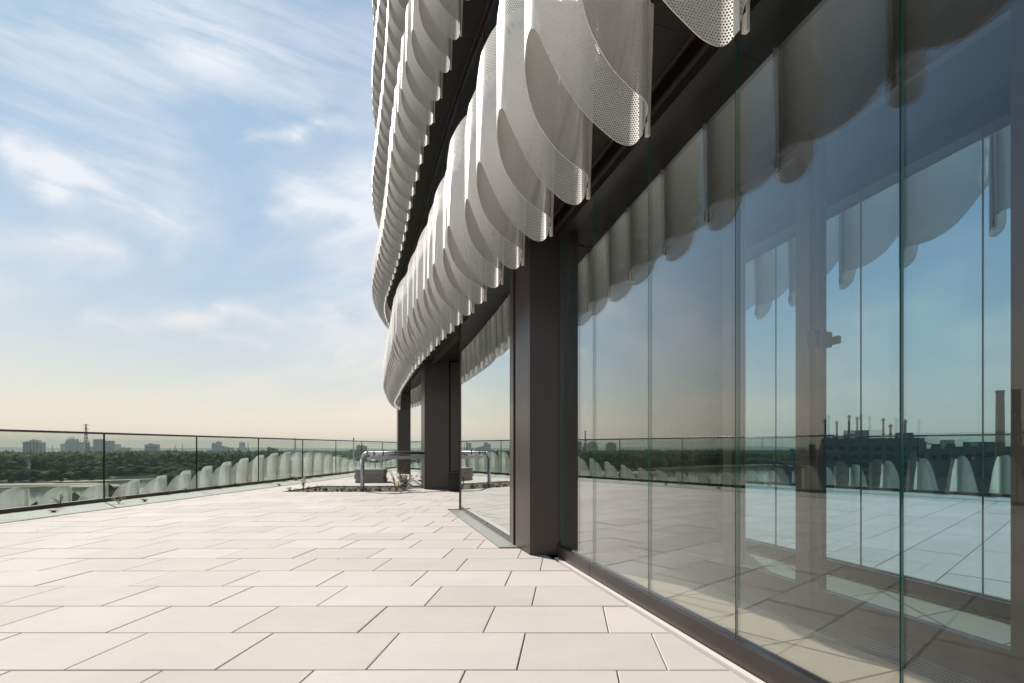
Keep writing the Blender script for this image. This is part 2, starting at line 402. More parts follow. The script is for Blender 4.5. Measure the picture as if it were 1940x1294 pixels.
land_m = bpy.data.materials.new('river_plain_land'); land_m.use_nodes = True; q = NG(land_m.node_tree)
b = land_m.node_tree.nodes['Principled BSDF']; b.inputs['Roughness'].default_value = .9; P = q.new('ShaderNodeNewGeometry').outputs['Position']
c = q.mix(q.ramp(q.noise(P, .006, 6, .6), .4, .62), (.045, .065, .025, 1), (.11, .11, .05, 1))
c = q.mix(q.ramp(q.noise(P, .02, 5, .6), .55, .68), c, (.17, .15, .11, 1))
q.l.new(c, b.inputs['Base Color'])
gm = MB(); gm.box(-12400, 5400, -5400, 12400, GZ - .5, GZ); tag(gm.build('ground', land_m), kind='structure')
def pol(az, r): return (r * math.sin(R(az)), r * math.cos(R(az)))
SH = [(-36.4, 1130), (-37.8, 1075), (-39.4, 1050), (-41, 1000), (-42.6, 950), (-44.3, 925), (-46, 900), (-48.7, 950), (-52, 1060), (-55, 1150), (-60, 1270), (-64, 1330), (-70, 1480), (-74, 1600)]
def shore(az): return float(np.interp(-az, [-a for a, _ in SH], [r for _, r in SH]))
far = [pol(a, shore(a) * (1 + .012 * math.sin(a * 7.) + .008 * math.sin(a * 23))) for a in np.arange(-36.4, -74, -.5)]
near = [(-400, 150), (-275, 170), (-262, 250), (-272, 300), (-320, 400), (-365, 480), (-430, 580), (-521, 698), (-590, 790), (-640, 860)]
wm = MB(); wm.tri([(x, y, GZ + .06) for x, y in far + near]); tag(wm.build('river', water_mat()), kind='structure')
sand = mat('river_sand', (.34, .27, .19), .9, var=.25, vscale=.03)
sm_ = MB()
def blob(m, cx, cyy, L, w, ang, z, seed):
    pts = []
    for k in range(40):
        t = 2 * math.pi * k / 40; r = 1 + .25 * math.sin(3 * t + seed) + .12 * math.sin(7 * t + 2 * seed)
        x, y = L * r * math.cos(t), w * r * math.sin(t); pts.append((cx + x * math.cos(ang) - y * math.sin(ang), cyy + x * math.sin(ang) + y * math.cos(ang)))
    m.prism(pts, z - .3, z)
for a_, r_, L_, w_, an in [(-47.9, 860, 75, 20, .3), (-46.2, 800, 70, 13, .45), (-44.2, 770, 55, 9, .1), (-43, 890, 60, 12, .6), (-53, 1060, 90, 10, .5), (-57, 1190, 130, 10, .45), (-62, 1300, 150, 10, .4)]:
    x, y = pol(a_, r_); blob(sm_, x, y, L_, w_, an, GZ + .35, a_)
tag(sm_.build('sand_banks', sand), kind='structure')
hills_m = mat('distant_hills', (.05, .07, .05), .9)
hm = MB()
for k, (az0, az1, rr, hh) in enumerate([(-90, -40, 11500, 95), (-48, -18, 11800, 62)]):
    n = 60; pr = None
    for i in range(n + 1):
        az = az0 + (az1 - az0) * i / n; x, y = pol(az, rr)
        h = GZ + hh * (.45 + .55 * noise.noise(Vector((i * .11 + k * 9, k, 0)))) * math.sin(math.pi * i / n) ** .5 + 8
        x2, y2 = pol(az, rr - 900)
        cur = ((x2, y2, GZ), (x, y, h))
        if pr: hm.tri([pr[0], cur[0], cur[1], pr[1]])
        pr = cur
tag(hm.build('hills', hills_m), kind='structure')

# ------------------------------------------------------------------ trees
LEAF = [leaf_mat('foliage_dark_green', (.012, .026, .010), (.040, .060, .018)), leaf_mat('foliage_mid_green', (.024, .042, .013), (.050, .072, .020))]
BARK = mat('tree_bark', (.09, .07, .05), .9)
def ico(sub):
    import bmesh
    bm = bmesh.new(); bmesh.ops.create_icosphere(bm, subdivisions=sub, radius=1); v = np.array([x.co[:] for x in bm.verts]); f = [[w.index for w in t.verts] for t in bm.faces]; bm.free(); return v, np.array(f)
I1, I2 = ico(1), ico(2)
def crown_mesh(seed, lobes=7, h=24., w=8.):
    """lumpy crown of many leaf clumps plus loose leaf tufts, with trunk and limbs"""
    r = random.Random(seed); m = MB(); tr = MB()
    tr.tube([(0, 0, 0), (.2, .1, h * .3), (0, .3, h * .62)], [.55, .4, .15], 6)
    for k in range(4):
        a = r.uniform(0, 6.28); tr.tube([(0, 0, h * .28), (math.cos(a) * w * .5, math.sin(a) * w * .5, h * .58)], [.25, .08], 5)
    for k in range(lobes):
        a = r.uniform(0, 6.28); rad = w * .52 * math.sqrt(r.random()); zz = h * (.22 + .62 * r.random()); zz -= rad * .5
        sc = w * r.uniform(.28, .48); cz = (math.cos(a) * rad, math.sin(a) * rad, zz)
        bse = len(m.v)
        for p in I1[0]:
            nn = 1 + .38 * noise.noise(Vector(p * 1.7) + Vector((seed * 3.1, k, 0)))
            m.v.append((cz[0] + p[0] * sc * nn, cz[1] + p[1] * sc * nn, cz[2] + p[2] * sc * nn * 1.5))
        for f in I1[1]: m.face([bse + i for i in f])
        for j in range(26):
            d = Vector((r.gauss(0, 1), r.gauss(0, 1), r.gauss(0, 1) + .2)).normalized(); c_ = Vector(cz) + d * sc * r.uniform(.85, 1.25)
            e1 = Vector((r.gauss(0, 1), r.gauss(0, 1), r.gauss(0, 1))).normalized() * w * .085; e2 = d.cross(e1).normalized() * w * .07
            m.tri([c_ - e1, c_ + e2, c_ + e1 * 1.1])
    return m, tr
TREES = []
for i in range(5):
    m, tr = crown_mesh(i, 12 + i % 3)
    TREES.append((m.mesh('crown', LEAF[i % 2]), tr.mesh('trunk', BARK)))
def hits(az): return -50.5 < az < -19
cand = []
# far bank forest: bands of range behind the shore
for _ in range(9000):
    az = -30 - 44 * random.random(); rs = shore(az) if az < -36.4 else 1130 + (az + 36.4) * 45
    t = random.random() ** 1.5; rng_ = rs + 22 + t * (1500 if az < -38 else 700)
    if az > -38 and random.random() < .25: continue
    cand.append((az, rng_))
cand.sort(key=lambda c: c[1])
grid = {}; sel = []
for az, r_ in cand:
    x, y = pol(az, r_); k = (int(x // 16), int(y // 16))
    if any((k[0] + i, k[1] + j) in grid and math.hypot(grid[(k[0] + i, k[1] + j)][0] - x, grid[(k[0] + i, k[1] + j)][1] - y) < 15.5 for i in (-1, 0, 1) for j in (-1, 0, 1)): continue
    grid[k] = (x, y); sel.append((az, r_, x, y))
nth = 0; rest = []
SPIT = [(-44.6, 905, 10), (-45.5, 880, 9), (-43.6, 905, 12), (-47.0, 885, 8), (-43.0, 925, 13), (-48.1, 905, 9)]
def put_tree(x, y, h, w, label, group, z=GZ, var=None):
    cm, tm = TREES[random.randrange(5) if var is None else var]
    t = empty('broadleaf_tree', (x, y, z), random.uniform(0, 6.28)); t.scale = (w / 8, w / 8, h / 24)
    link('crown', cm, t); link('trunk', tm, t); tag(t, label, 'tree', group); return t
for az, r_, x, y in sel:
    edge = r_ - (shore(az) if az < -36.4 else 1130)
    h = random.uniform(16, 25) + min(6, max(edge, 0) * .05); w = random.uniform(10, 17)
    if edge < 60: h *= random.uniform(.55, .95)
    if nth < 225 and hits(az) and az < -33: put_tree(x, y, h, w, 'leafy green tree in the dense wood on the far river bank', 'trees of the wood on the far river bank'); nth += 1
    else: rest.append((x, y, h, w))
for az, r_, h in SPIT: put_tree(*pol(az, r_), h, h * .55, 'low round willow bush on the sandy spit in the river', 'willow bushes on the river spit')
# near bank trees right below the terrace
for i, (px_, dep, h) in enumerate([(118, 262, 16), (137, 268, 18), (152, 272, 17), (166, 268, 15), (212, 290, 21), (222, 300, 20), (262, 330, 14), (275, 345, 13), (330, 420, 17), (342, 440, 18), (352, 450, 18), (364, 470, 19), (376, 490, 20), (392, 500, 20), (62, 250, 15), (82, 255, 15), (5, 240, 16), (20, 240, 14), (416, 560, 24), (428, 570, 26), (440, 560, 26), (452, 600, 26), (405, 540, 22), (470, 640, 26), (385, 520, 20)]):
    lab = 'bushy tree on the near river bank seen just above the white panels' if px_ < 300 else 'dark green tree on the near bank beside the boats'
    put_tree((px_ - 1078) / 948 * dep, dep, h, h * .42, lab, 'trees on the near river bank')
def merge_trees(lst, name, I, mats):
    V, F = I; n = len(V); vs_, fs = [], []
    for i, (x, y, h, w) in enumerate(lst):
        for lob in range(3):
            a = random.uniform(0, 6.28); ox, oy = math.cos(a) * w * .32, math.sin(a) * w * .32; s = w * random.uniform(.5, .72); sz = 1.25 * h * random.uniform(.26, .42)
            ph = rng.uniform(.78, 1.22, (n, 1)); vv = V * ph * np.array([s, s, sz]) + np.array([x + ox, y + oy, GZ + h * random.uniform(.4, .72)])
            fs.append(F + len(vs_) * n); vs_.append(vv)
    vs_ = np.vstack(vs_); fs = np.vstack(fs)
    me = bpy.data.meshes.new(name); me.vertices.add(len(vs_)); me.vertices.foreach_set('co', vs_.ravel())
    me.loops.add(fs.size); me.loops.foreach_set('vertex_index', fs.ravel()); me.polygons.add(len(fs)); me.polygons.foreach_set('loop_start', np.arange(0, fs.size, 3))
    me.materials.append(mats); me.update(); me.validate(); return link(name, me)
print('trees', nth, len(rest))
town = []
for _ in range(5200):
    az = -19 - 20 * random.random() if random.random() < .5 else -66 - 26 * random.random(); r_ = 650 + 5200 * random.random() ** 1.2
    x, y = pol(az, r_)
    if az > -40 and noise.noise(Vector((x * .004, y * .004, 1))) + .32 * (r_ > 2600) < -.02: continue
    if az < -66 and r_ < 1300 and random.random() < .8: continue
    town.append((x, y, random.uniform(9, 17), random.uniform(8, 13)))
tag(merge_trees(rest, 'far_woodland', I1, LEAF[0]), 'woodland behind the far river bank', None, kind='stuff')
tag(merge_trees(town, 'town_woodland', I1, LEAF[0]), 'trees scattered through the town and fields', None, kind='stuff')

# ------------------------------------------------------------------ far town and industry
BW = [mat('far_wall_grey', (.55, .56, .56), .8), mat('far_wall_pale', (.6, .59, .56), .8), mat('far_wall_dark', (.13, .14, .15), .8), mat('far_wall_brown', (.20, .15, .12), .8)]
WIN = mat('far_window', (.03, .04, .05), .2)
def wp(px_, dep): return (px_ - 1078) / 948 * dep
def ztop(py_, dep): return EYE + (848 - py_) * dep / 948
def far_building(kind, dep, blocks, label, cat, m=0, win=True, group=None):
    """blocks: (x0,x1,ytop) in photo pixels turned into metres at that distance"""
    x0 = min(b_[0] for b_ in blocks); x1 = max(b_[1] for b_ in blocks)
    o = empty(kind, (wp((x0 + x1) / 2, dep), dep, GZ)); ox = o.location.x
    wm_ = MB(); wl_ = MB()
    for i, (a, b_, t) in enumerate(blocks):
        X0, X1, Z = wp(a, dep) - ox, wp(b_, dep) - ox, ztop(t, dep) - GZ; dpt = max(10, (X1 - X0) * .25)
        wm_.box(X0, X1, i * .7, dpt + i * .9, 0, Z); wm_.box(X0 + (X1 - X0) * .2, X0 + (X1 - X0) * .45, 4, 8, Z, Z + 3)
        if win:
            fl = int(Z // 6); nb = max(2, int((X1 - X0) // 7))
            for f_ in range(1, fl):
                for k in range(nb):
                    xa = X0 + (X1 - X0) * (k + .25) / nb; xb = X0 + (X1 - X0) * (k + .75) / nb
                    wl_.box(xa, xb, i * .7 - .25, i * .7 + .1, f_ * 6, f_ * 6 + 3)
    wm_.build('wall', BW[m], o)
    if win and wl_.f: w_ = wl_.build('windows', WIN, o); w_['kind'] = 'stuff'
    tag(o, label, cat, group); return o
far_building('apartment_block', 1500, [(43, 60, 837), (55, 72, 834), (60, 79, 838)], 'grey stepped high-rise block rising over the wood at far left', 'building')
far_building('grain_silo', 1900, [(126, 144, 832), (114, 130, 841)], 'pale tall silo block with lower wing left of the lattice mast', 'silo', 1, False)
far_building('office_block', 1900, [(155, 166, 838), (150, 172, 846)], 'pale square block right behind the lattice mast', 'building', 0)
far_building('apartment_block', 1700, [(274, 298, 842), (280, 290, 841)], 'wide flat-topped grey high-rise over the middle of the wood', 'building', 0)
far_building('church', 2600, [(206, 213, 843), (216, 226, 842)], 'small domed church mass right of the first railing joint', 'church', 1, False)
far_building('warehouse', 2400, [(178, 200, 847), (225, 245, 848)], 'long low pale warehouse between silo and church', 'warehouse', 1)
far_building('grain_silo', 1900, [(401, 409, 840), (409, 417, 837), (409, 425, 845), (425, 439, 848)], 'stepped grey silo tower group above the harbour cranes', 'silo', 0, False)
far_building('silo_tower', 2000, [(448, 465, 848), (453, 461, 838)], 'single grey silo with a narrow tower on top', 'silo', 0, False)
far_building('water_tower', 2100, [(506, 514, 848), (514, 524, 850)], 'flat-headed tower beside a low block past the silo', 'tower', 2, False)
far_building('apartment_block', 1500, [(675, 686, 844), (682, 693, 845), (661, 672, 853)], 'dark high-rise slab beside a thin smokestack at the railing end', 'building', 2)
s_ = MB()
for k in range(7): s_.tube([(k * 9, 0, 0), (k * 9, 0, 33)], 4.4, 12)
o_ = empty('silo_row', (wp(543, 1900), 1900, GZ)); s_.build('silo_cylinders', BW[0], o_)['kind'] = 'stuff'; tag(o_, 'row of round grey silo cylinders behind the long hall', 'silo')
def lattice_mast(x, y, h, w, label, arms=(.86,), t=.8):
    o = empty('lattice_mast', (x, y, GZ)); m = MB(); n = 12
    for sx in (-1, 1):
        for sy in (-1, 1): m.tube([(sx * w, sy * w, 0), (sx * w * .28, sy * w * .28, h * .62), (sx * .5, sy * .5, h)], t * .6, 4)
    for i in range(n):
        f0, f1 = i / n, (i + 1) / n; wd = lambda f: w * (1 - .72 * min(f / .62, 1)) if f < .62 else w * .28 * (1 - (f - .62) / .38 * .8)
        a, b_ = wd(f0), wd(f1)
        for sy in (-1, 1):
            m.tube([(-a, sy * a, h * f0), (b_, sy * b_, h * f1)], t * .35, 3); m.tube([(a, sy * a, h * f0), (-b_, sy * b_, h * f1)], t * .35, 3)
    m.build('lattice', BW[2], o)
    am = MB()
    for f in arms: am.tube([(-w * 1.1, 0, h * f), (0, 0, h * f + 2), (w * 1.1, 0, h * f)], t * .5, 4)
    am.build('cross_arm', BW[2], o); tag(o, label, 'pylon', 'lattice masts of the power line')
lattice_mast(wp(163, 1500), 1500, 114, 8.5, 'tall lattice mast standing over the wood at left', (.86, .96), 1.5)
lattice_mast(wp(559, 2600), 2600, 95, 7, 'hazy lattice mast behind the row of round silos', (.85,), 1.1)
for px_, dp, hh, lab in [(99, 3800, 62, 'faint small mast over the left horizon'), (346, 3300, 66, 'faint mast right of the wood edge'), (332, 3600, 60, 'short church-like spire mast before the second railing joint'), (470, 4200, 90, 'faint distant mast past the single silo')]:
    lattice_mast(wp(px_, dp), dp, hh, 5, lab, (.85,), 1.1)
def crane(px_, dep, h, jib, label):
    o = empty('tower_crane', (wp(px_, dep), dep, GZ)); m = MB(); m.tube([(0, 0, 0), (0, 0, h)], .9, 4); m.tube([(0, 0, h), (0, 0, h + 7)], [.8, .2], 4); m.build('mast', BW[3], o)
    j = MB(); j.tube([(-jib * .35, 0, h), (jib, 0, h)], .6, 4); j.tube([(-jib * .35, 0, h), (0, 0, h + 7), (jib * .8, 0, h)], .2, 3); j.build('jib', BW[3], o); tag(o, label, 'crane')
crane(139, 1800, 78, -22, 'slim tower crane over the pale silo'); crane(147, 1850, 70, 16, 'second lower tower crane right of the silo')
o_ = empty('smokestack', (wp(670, 1500), 1500, GZ)); m_ = MB(); m_.tube([(0, 0, 0), (0, 0, 66)], [2.6, 1.7], 12); m_.build('shaft', BW[1], o_); m_ = MB(); m_.tube([(0, 0, 66), (0, 0, 72)], 1.9, 12); m_.build('red_band', mat('red_band', (.35, .06, .04), .7), o_); tag(o_, 'thin smokestack with dark top beside the slab block', 'chimney')
o_ = empty('smokestack', (wp(471, 1900), 1900, GZ)); m_ = MB(); m_.tube([(0, 0, 0), (0, 0, 38)], [2.4, 1.8], 10); m_.build('shaft', BW[2], o_); tag(o_, 'short dark smokestack between silo and long hall', 'chimney')
# harbour gantry (blue frames)
BLUE = mat('gantry_blue', (.05, .12, .22), .6)
o_ = empty('gantry_crane', (wp(410, 1500), 1500, GZ)); m_ = MB()
for x in (-18, -6, 8, 20): m_.tube([(x, 0, 0), (x, 0, 34)], .9, 4)
m_.tube([(-30, 0, 34), (34, 0, 34)], 1.2, 4); m_.tube([(-30, 0, 26), (34, 0, 26)], .8, 4); m_.build('frame', BLUE, o_); tag(o_, 'blue harbour gantry crane in front of the stepped silos', 'crane')
ROOF = [mat('hall_roof_white', (.62, .62, .60), .6), mat('hall_roof_grey', (.30, .32, .34), .6), mat('hall_roof_red', (.25, .10, .07), .8), mat('hall_roof_beige', (.50, .44, .36), .7), mat('hall_wall_blue', (.08, .17, .28), .6)]
def hall(x, y, L, D, h, rz, rm, wm2, label, group, pitched=True, name='factory_hall'):
    o = empty(name, (x, y, GZ), rz); m = MB(); m.box(-L / 2, L / 2, -D / 2, D / 2, 0, h); m.build('wall', wm2, o)
    r_ = MB(); e = .6
    if pitched:
        rise = D * .16; A = [(-L / 2 - e, -D / 2 - e, h), (L / 2 + e, -D / 2 - e, h), (L / 2 + e, 0, h + rise), (-L / 2 - e, 0, h + rise), (-L / 2 - e, D / 2 + e, h), (L / 2 + e, D / 2 + e, h)]
        r_.v = A + [(a[0], a[1], a[2] + .4) for a in A]
        for f in [(0, 1, 2, 3), (3, 2, 5, 4), (6, 7, 8, 9), (9, 8, 11, 10), (0, 1, 7, 6), (4, 5, 11, 10), (0, 3, 9, 6), (3, 4, 10, 9), (1, 2, 8, 7), (2, 5, 11, 8)]: r_.face(f)
    else: r_.box(-L / 2 - e, L / 2 + e, -D / 2 - e, D / 2 + e, h, h + .9)
    r_.build('roof', rm, o); tag(o, label, 'building', group)
hall(wp(520, 1350), 1350, 62, 40, 13, .1, ROOF[3], ROOF[4], 'long factory hall with beige roof and blue walls', None)
hall(wp(570, 1250), 1250, 60, 30, 12, .05, ROOF[0], ROOF[4], 'white-roofed hall with blue wall behind the balustrade panels', None)
hall(wp(418, 820), 820, 26, 14, 6, .3, ROOF[0], BW[0], 'low white-roofed building by the harbour trees', None)
hall(wp(440, 1150), 1150, 70, 24, 9, .2, ROOF[1], BW[3], 'long low grey-roofed shed below the silo towers', None)
hall(wp(640, 1100), 1100, 50, 26, 10, -.1, ROOF[1], ROOF[4], 'grey-roofed shed half hidden near the railing end', None)
cntv = 0
for _ in range(400):
    az = -19 - 19 * random.random(); r_ = random.uniform(620, 3600); x, y = pol(az, r_)
    if (az < -34 and r_ < 1350) or cntv >= 90: continue
    L = random.uniform(10, 34); k = random.choice([0, 1, 2, 2, 3, 1, 0])
    lab = {0: 'small white-roofed town building among trees beyond the railing', 1: 'small grey-roofed town building among trees beyond the railing', 2: 'small red-roofed house among trees beyond the railing', 3: 'small beige-roofed town building among trees beyond the railing'}[k]
    hall(x, y, L, L * random.uniform(.4, .8), random.uniform(5, 11), random.uniform(-.6, .6), ROOF[k], BW[random.randrange(2)], lab, 'houses of the town beyond the railing', random.random() < .6, 'town_house'); cntv += 1
# camp site of small white caravans and two moored boats on the near bank
for k in range(14):
    x, y = wp(385 + random.random() * 60, 760 + k * 16), 760 + k * 16
    o = empty('caravan', (x, y, GZ), random.uniform(-.5, .5)); m = MB(); m.prism([(-3.2, -1.2), (3.2, -1.2), (3.2, 1.2), (-3.2, 1.2)], .7, 3.0, bev=.35); m.build('body', ROOF[0], o)
    m = MB(); m.tube([(0, -1.25, .45), (0, 1.25, .45)], .42, 10); m.build('wheels', BLACK, o); m = MB(); m.box(-1.2, 1.2, -1.24, -1.15, 1.6, 2.3); m.build('window', WIN, o)
    tag(o, 'small white caravan on the camp site by the near bank', 'caravan', 'caravans on the camp site')
for k, (px_, dep, L) in enumerate([(341, 690, 26), (336, 735, 20)]):
    o = empty('river_barge', (wp(px_, dep), dep, GZ + .06), 1.0 + .2 * k); m = MB()
    m.prism([(-L / 2, -2.6), (L * .36, -2.6), (L / 2, 0), (L * .36, 2.6), (-L / 2, 2.6)], -.4, 1.8); m.build('hull', BW[2], o)
    m = MB(); m.box(-L * .4, L * .1, -1.9, 1.9, 1.8, 4.4); m.build('cabin', BW[1 - k], o); tag(o, ['moored river boat with pale cabin by the near bank', 'smaller moored river boat with grey cabin behind the first'][k], 'boat')

# industry to the left, seen only as reflection in the glazing
def af(az, r_): return pol(az, r_)
def plant():
    x, y = af(-73.2, 560); o = empty('power_plant', (x, y, GZ))
    o.rotation_euler.z = R(73.2)
    m = MB(); m.box(-52, 44, 0, 40, 0, 52); m.box(-70, -52, 4, 30, 0, 36); m.box(-44, -30, 6, 20, 52, 57); m.box(-8, 14, 8, 26, 52, 60); m.box(22, 34, 8, 18, 52, 56); m.build('wall', BW[2], o)
    m = MB()
    for xx, hh in [(-38, 70), (-26, 66), (-20, 72), (2, 74), (9, 76), (20, 70), (38, 76), (41, 72)]: m.tube([(xx, 14, 50), (xx, 14, hh)], [1.2, .9], 8); m.box(xx - 1.8, xx + 1.8, 12.5, 15.5, hh - 3, hh - 1.4)
    m.build('roof_stacks', BW[2], o)
    m = MB()
    for i in range(9):
        for j in range(5): m.box(-48 + i * 10, -42 + i * 10, -.3, .1, 8 + j * 8, 12 + j * 8)
    m.build('window_bands', WIN, o)['kind'] = 'stuff'
    tag(o, 'large dark industrial block with roof stacks reflected in the glazing', 'factory')
plant()
o_ = empty('tall_chimney', (*af(-83.8, 420), GZ)); m_ = MB(); m_.tube([(0, 0, 0), (0, 0, 78)], [2.9, 2.2], 20); m_.build('shaft', BW[3], o_); m_ = MB(); m_.tube([(0, 0, 78), (0, 0, 79.5)], 2.5, 20); m_.build('rim', BW[2], o_)
tag(o_, 'tall tapering brick chimney reflected at the right end of the glazing', 'chimney')
for az, r_, L, h, lab in [(-69.3, 520, 40, 40, 'dark block left of the reflected factory'), (-68.0, 600, 30, 36, 'lower dark block farther left in the reflection'), (-79.8, 520, 44, 42, 'dark low block right of the reflected bridge'), (-82.5, 560, 70, 44, 'long dark block around the reflected chimney foot'), (-66.2, 560, 26, 24, 'river pump house on the quay in the reflection')]:
    x, y = af(az, r_); o = empty('industrial_block', (x, y, GZ), R(-az)); m = MB(); m.box(-L / 2, L / 2, 0, 20, 0, h); m.box(-L / 5, L / 6, 3, 12, h, h + 4); m.box(L / 4, L / 2.5, 3, 12, h, h + 6); m.build('wall', BW[2], o)
    m = MB()
    for k in range(int(L // 8)): m.box(-L / 2 + 2 + k * 8, -L / 2 + 7 + k * 8, -.3, .1, h - 9, h - 5)
    m.build('window_band', WIN, o)['kind'] = 'stuff'; tag(o, lab, 'building')
o_ = empty('arch_bridge', (*af(-77.6, 1100), GZ), R(70)); m_ = MB()
for sy in (-9, 9): m_.tube([(-90 + 180 * t / 24, sy, 18 + 36 * math.sin(math.pi * t / 24)) for t in range(25)], 1.1, 6)
m_.build('arch', BW[1], o_); m_ = MB(); m_.box(-170, 170, -10, 10, 15, 18); m_.build('deck', BW[0], o_); m_ = MB()
for t in range(1, 24, 2):
    for sy in (-9, 9): m_.tube([(-90 + 180 * t / 24, sy, 18), (-90 + 180 * t / 24, sy, 18 + 36 * math.sin(math.pi * t / 24))], .3, 4)
m_.build('hangers', BW[0], o_)['kind'] = 'stuff'; m_ = MB(); [m_.box(x - 3, x + 3, -10, 10, 0, 15) for x in (-92, 92)]; m_.build('piers', BW[0], o_); tag(o_, 'pale steel arch bridge faint in the reflection', 'bridge')
for az, r_, L, h, lab in [(-42.9, 1900, 22, 66, 'twin grey high-rise blocks reflected at the left of the glazing'), (-44.6, 1950, 20, 62, 'single grey high-rise beside the twin blocks in the reflection')]:
    x, y = af(az, r_); o = empty('apartment_block', (x, y, GZ), R(-az)); m = MB(); m.box(-L, 0, 0, 18, 0, h); m.box(1, L, 4, 22, 0, h * .94); m.build('wall', BW[0], o); tag(o, lab, 'building')

# ------------------------------------------------------------------ building below the terrace
RX = -7.55
pod = empty('podium_building', (0, 0, GZ)); m = MB()
m.prism([(-7.66, -9), (14, -9), (14, 26), (-5, 26), (-7.66, 24.5)], -0.0, -GZ - .36); m.build('wall', GREYWALL, pod)
tag(pod, 'lower part of the tower carrying the paved terrace', 'building')

# ------------------------------------------------------------------ terrace
deck = MB(); deck.prism([(-7.66, -9), (14, -9), (14, 26), (-5, 26), (-7.66, 24.5)], -.35, -.045)
deck = deck.build('terrace_floor', BED); tag(deck, kind='structure')
def clip(poly, a, b_, c):
    """keep a*x+b*y<=c"""
    out = []
    for i in range(len(poly)):
        p, q_ = poly[i], poly[(i + 1) % len(poly)]; fp, fq = a * p[0] + b_ * p[1] - c, a * q_[0] + b_ * q_[1] - c
        if fp <= 0: out.append(p)
        if (fp < 0) != (fq < 0) and fp != fq:
            t = fp / (fp - fq); out.append((p[0] + (q_[0] - p[0]) * t, p[1] + (q_[1] - p[1]) * t))
    return out
def area(p): return abs(sum(p[i][0] * p[(i + 1) % len(p)][1] - p[(i + 1) % len(p)][0] * p[i][1] for i in range(len(p)))) / 2
PIT = (-5.76, -3.35, 9.986, 11.586)
def xfacade(yc):
    """right-hand paving limit as half plane a*x+b*y<=c for the row at yc"""
    if yc < 4.39: return (1., GB, GA - .052)
    if yc < 7.0: return (1., .4075, 1.183)
    if yc < 10.9: return (1., 0., 3.)
    if yc < 13.7: return (1., .41, 1.24 - .28)
    if yc < 17.: return (1., 0., .5)
    return (1., 0., -5.0)
full = MB(); full.prism([(.0025, .0025), (.5975, .0025), (.5975, .3975), (.0025, .3975)], -.04, 0, bev=.0025); full_me = full.mesh('paving_slab', SLAB)
pieces = []
nrow = 0
for k in range(-9, 56):
    y0 = .386 + .4 * k; y1 = y0 + .4; yc = y0 + .2
    ph = .393 if k % 2 == 0 else .19
    lim = xfacade(yc)
    for j in range(-14, 9):
        x0 = ph + .6 * j; x1 = x0 + .6
        if x1 < -6.585: continue
        poly = [(x0 + .0025, y0 + .0025), (x1 - .0025, y0 + .0025), (x1 - .0025, y1 - .0025), (x0 + .0025, y1 - .0025)]
        cut = False
        P2 = clip(poly, -1., 0., 6.585); 
        P2 = clip(P2, *lim) if P2 else P2
        polys = [P2]
        if PIT[2] - .05 < y0 and y1 < PIT[3] + .05:
            polys = [clip(P2, 1., 0., PIT[0]) if P2 else [], clip(P2, -1., 0., -PIT[1]) if P2 else []]
        for pp in polys:
            if len(pp) < 3 or area(pp) < .004: continue
            isfull = abs(area(pp) - .595 * .395) < 1e-5
            pieces.append((pp, isfull, x0, y0))
def vis(pp):
    cx = sum(p[0] for p in pp) / len(pp); cyy = sum(p[1] for p in pp) / len(pp)
    return cyy if cyy > 1.3 else 6.5 - cyy + abs(cx)
pieces.sort(key=lambda t: vis(t[0]))
far_m = MB()
for i, (pp, isfull, x0, y0) in enumerate(pieces):
    dz_ = random.uniform(-.0012, .0012)
    if i < 298:
        if isfull: o = link('paving_slab', full_me, deck); o.location = (x0, y0, dz_)
        else: m = MB(); m.prism(pp, -.04, 0, bev=.0035); o = m.build('paving_slab', SLAB, deck); o.location.z = dz_
    else: far_m.prism(pp, -.04, dz_, bev=.0035)
o = far_m.build('distant_paving', SLABS, deck); o['kind'] = 'stuff'
for k in range(-5, 13):                                # border strip along the balustrade
    y0 = .05 + k * 2.02
    m = MB(); m.prism([(-7.50, y0 + .003), (-6.592, y0 + .003), (-6.592, y0 + 2.017), (-7.50, y0 + 2.017)], -.04, .004, bev=.004); m.build('border_slab', BORD, deck)

# planting pit
pit_bed = MB(); pit_bed.box(PIT[0] + .02, PIT[1] + .3, PIT[2] + .012, PIT[3] - .012, -.044, -.030)
GRAV = mat('dark_pit_soil', (.085, .07, .055), .95, var=.5, vscale=45, bump=1., bscale=60)
pit_o = empty('planting_pit', (-4.5, 10.8, -.044)); o = pit_bed.build('soil_bed', GRAV, pit_o); o.location = (4.5, -10.8, .044)
tag(pit_o, 'sunken soil strip with weeds cut into the paving before the column', 'planter')
m = MB()
for _ in range(900):
    x = random.uniform(PIT[0] + .05, PIT[1] + .25) + 4.5; y = random.uniform(PIT[2] + .04, PIT[3] - .04) - 10.8; r_ = random.uniform(.006, .02); z = .018
    v0 = [Vector((x + random.uniform(-r_, r_), y + random.uniform(-r_, r_), z + random.uniform(0, r_))) for _ in range(4)]
    m.tri([v0[0], v0[1], v0[2]]); m.tri([v0[0], v0[2], v0[3]]); m.tri([v0[1], v0[2], v0[3]]); m.tri([v0[0], v0[1], v0[3]])
m.build('gravel', mat('pit_gravel', (.22, .19, .16), .9, var=.5, vscale=30), pit_o)['kind'] = 'stuff'

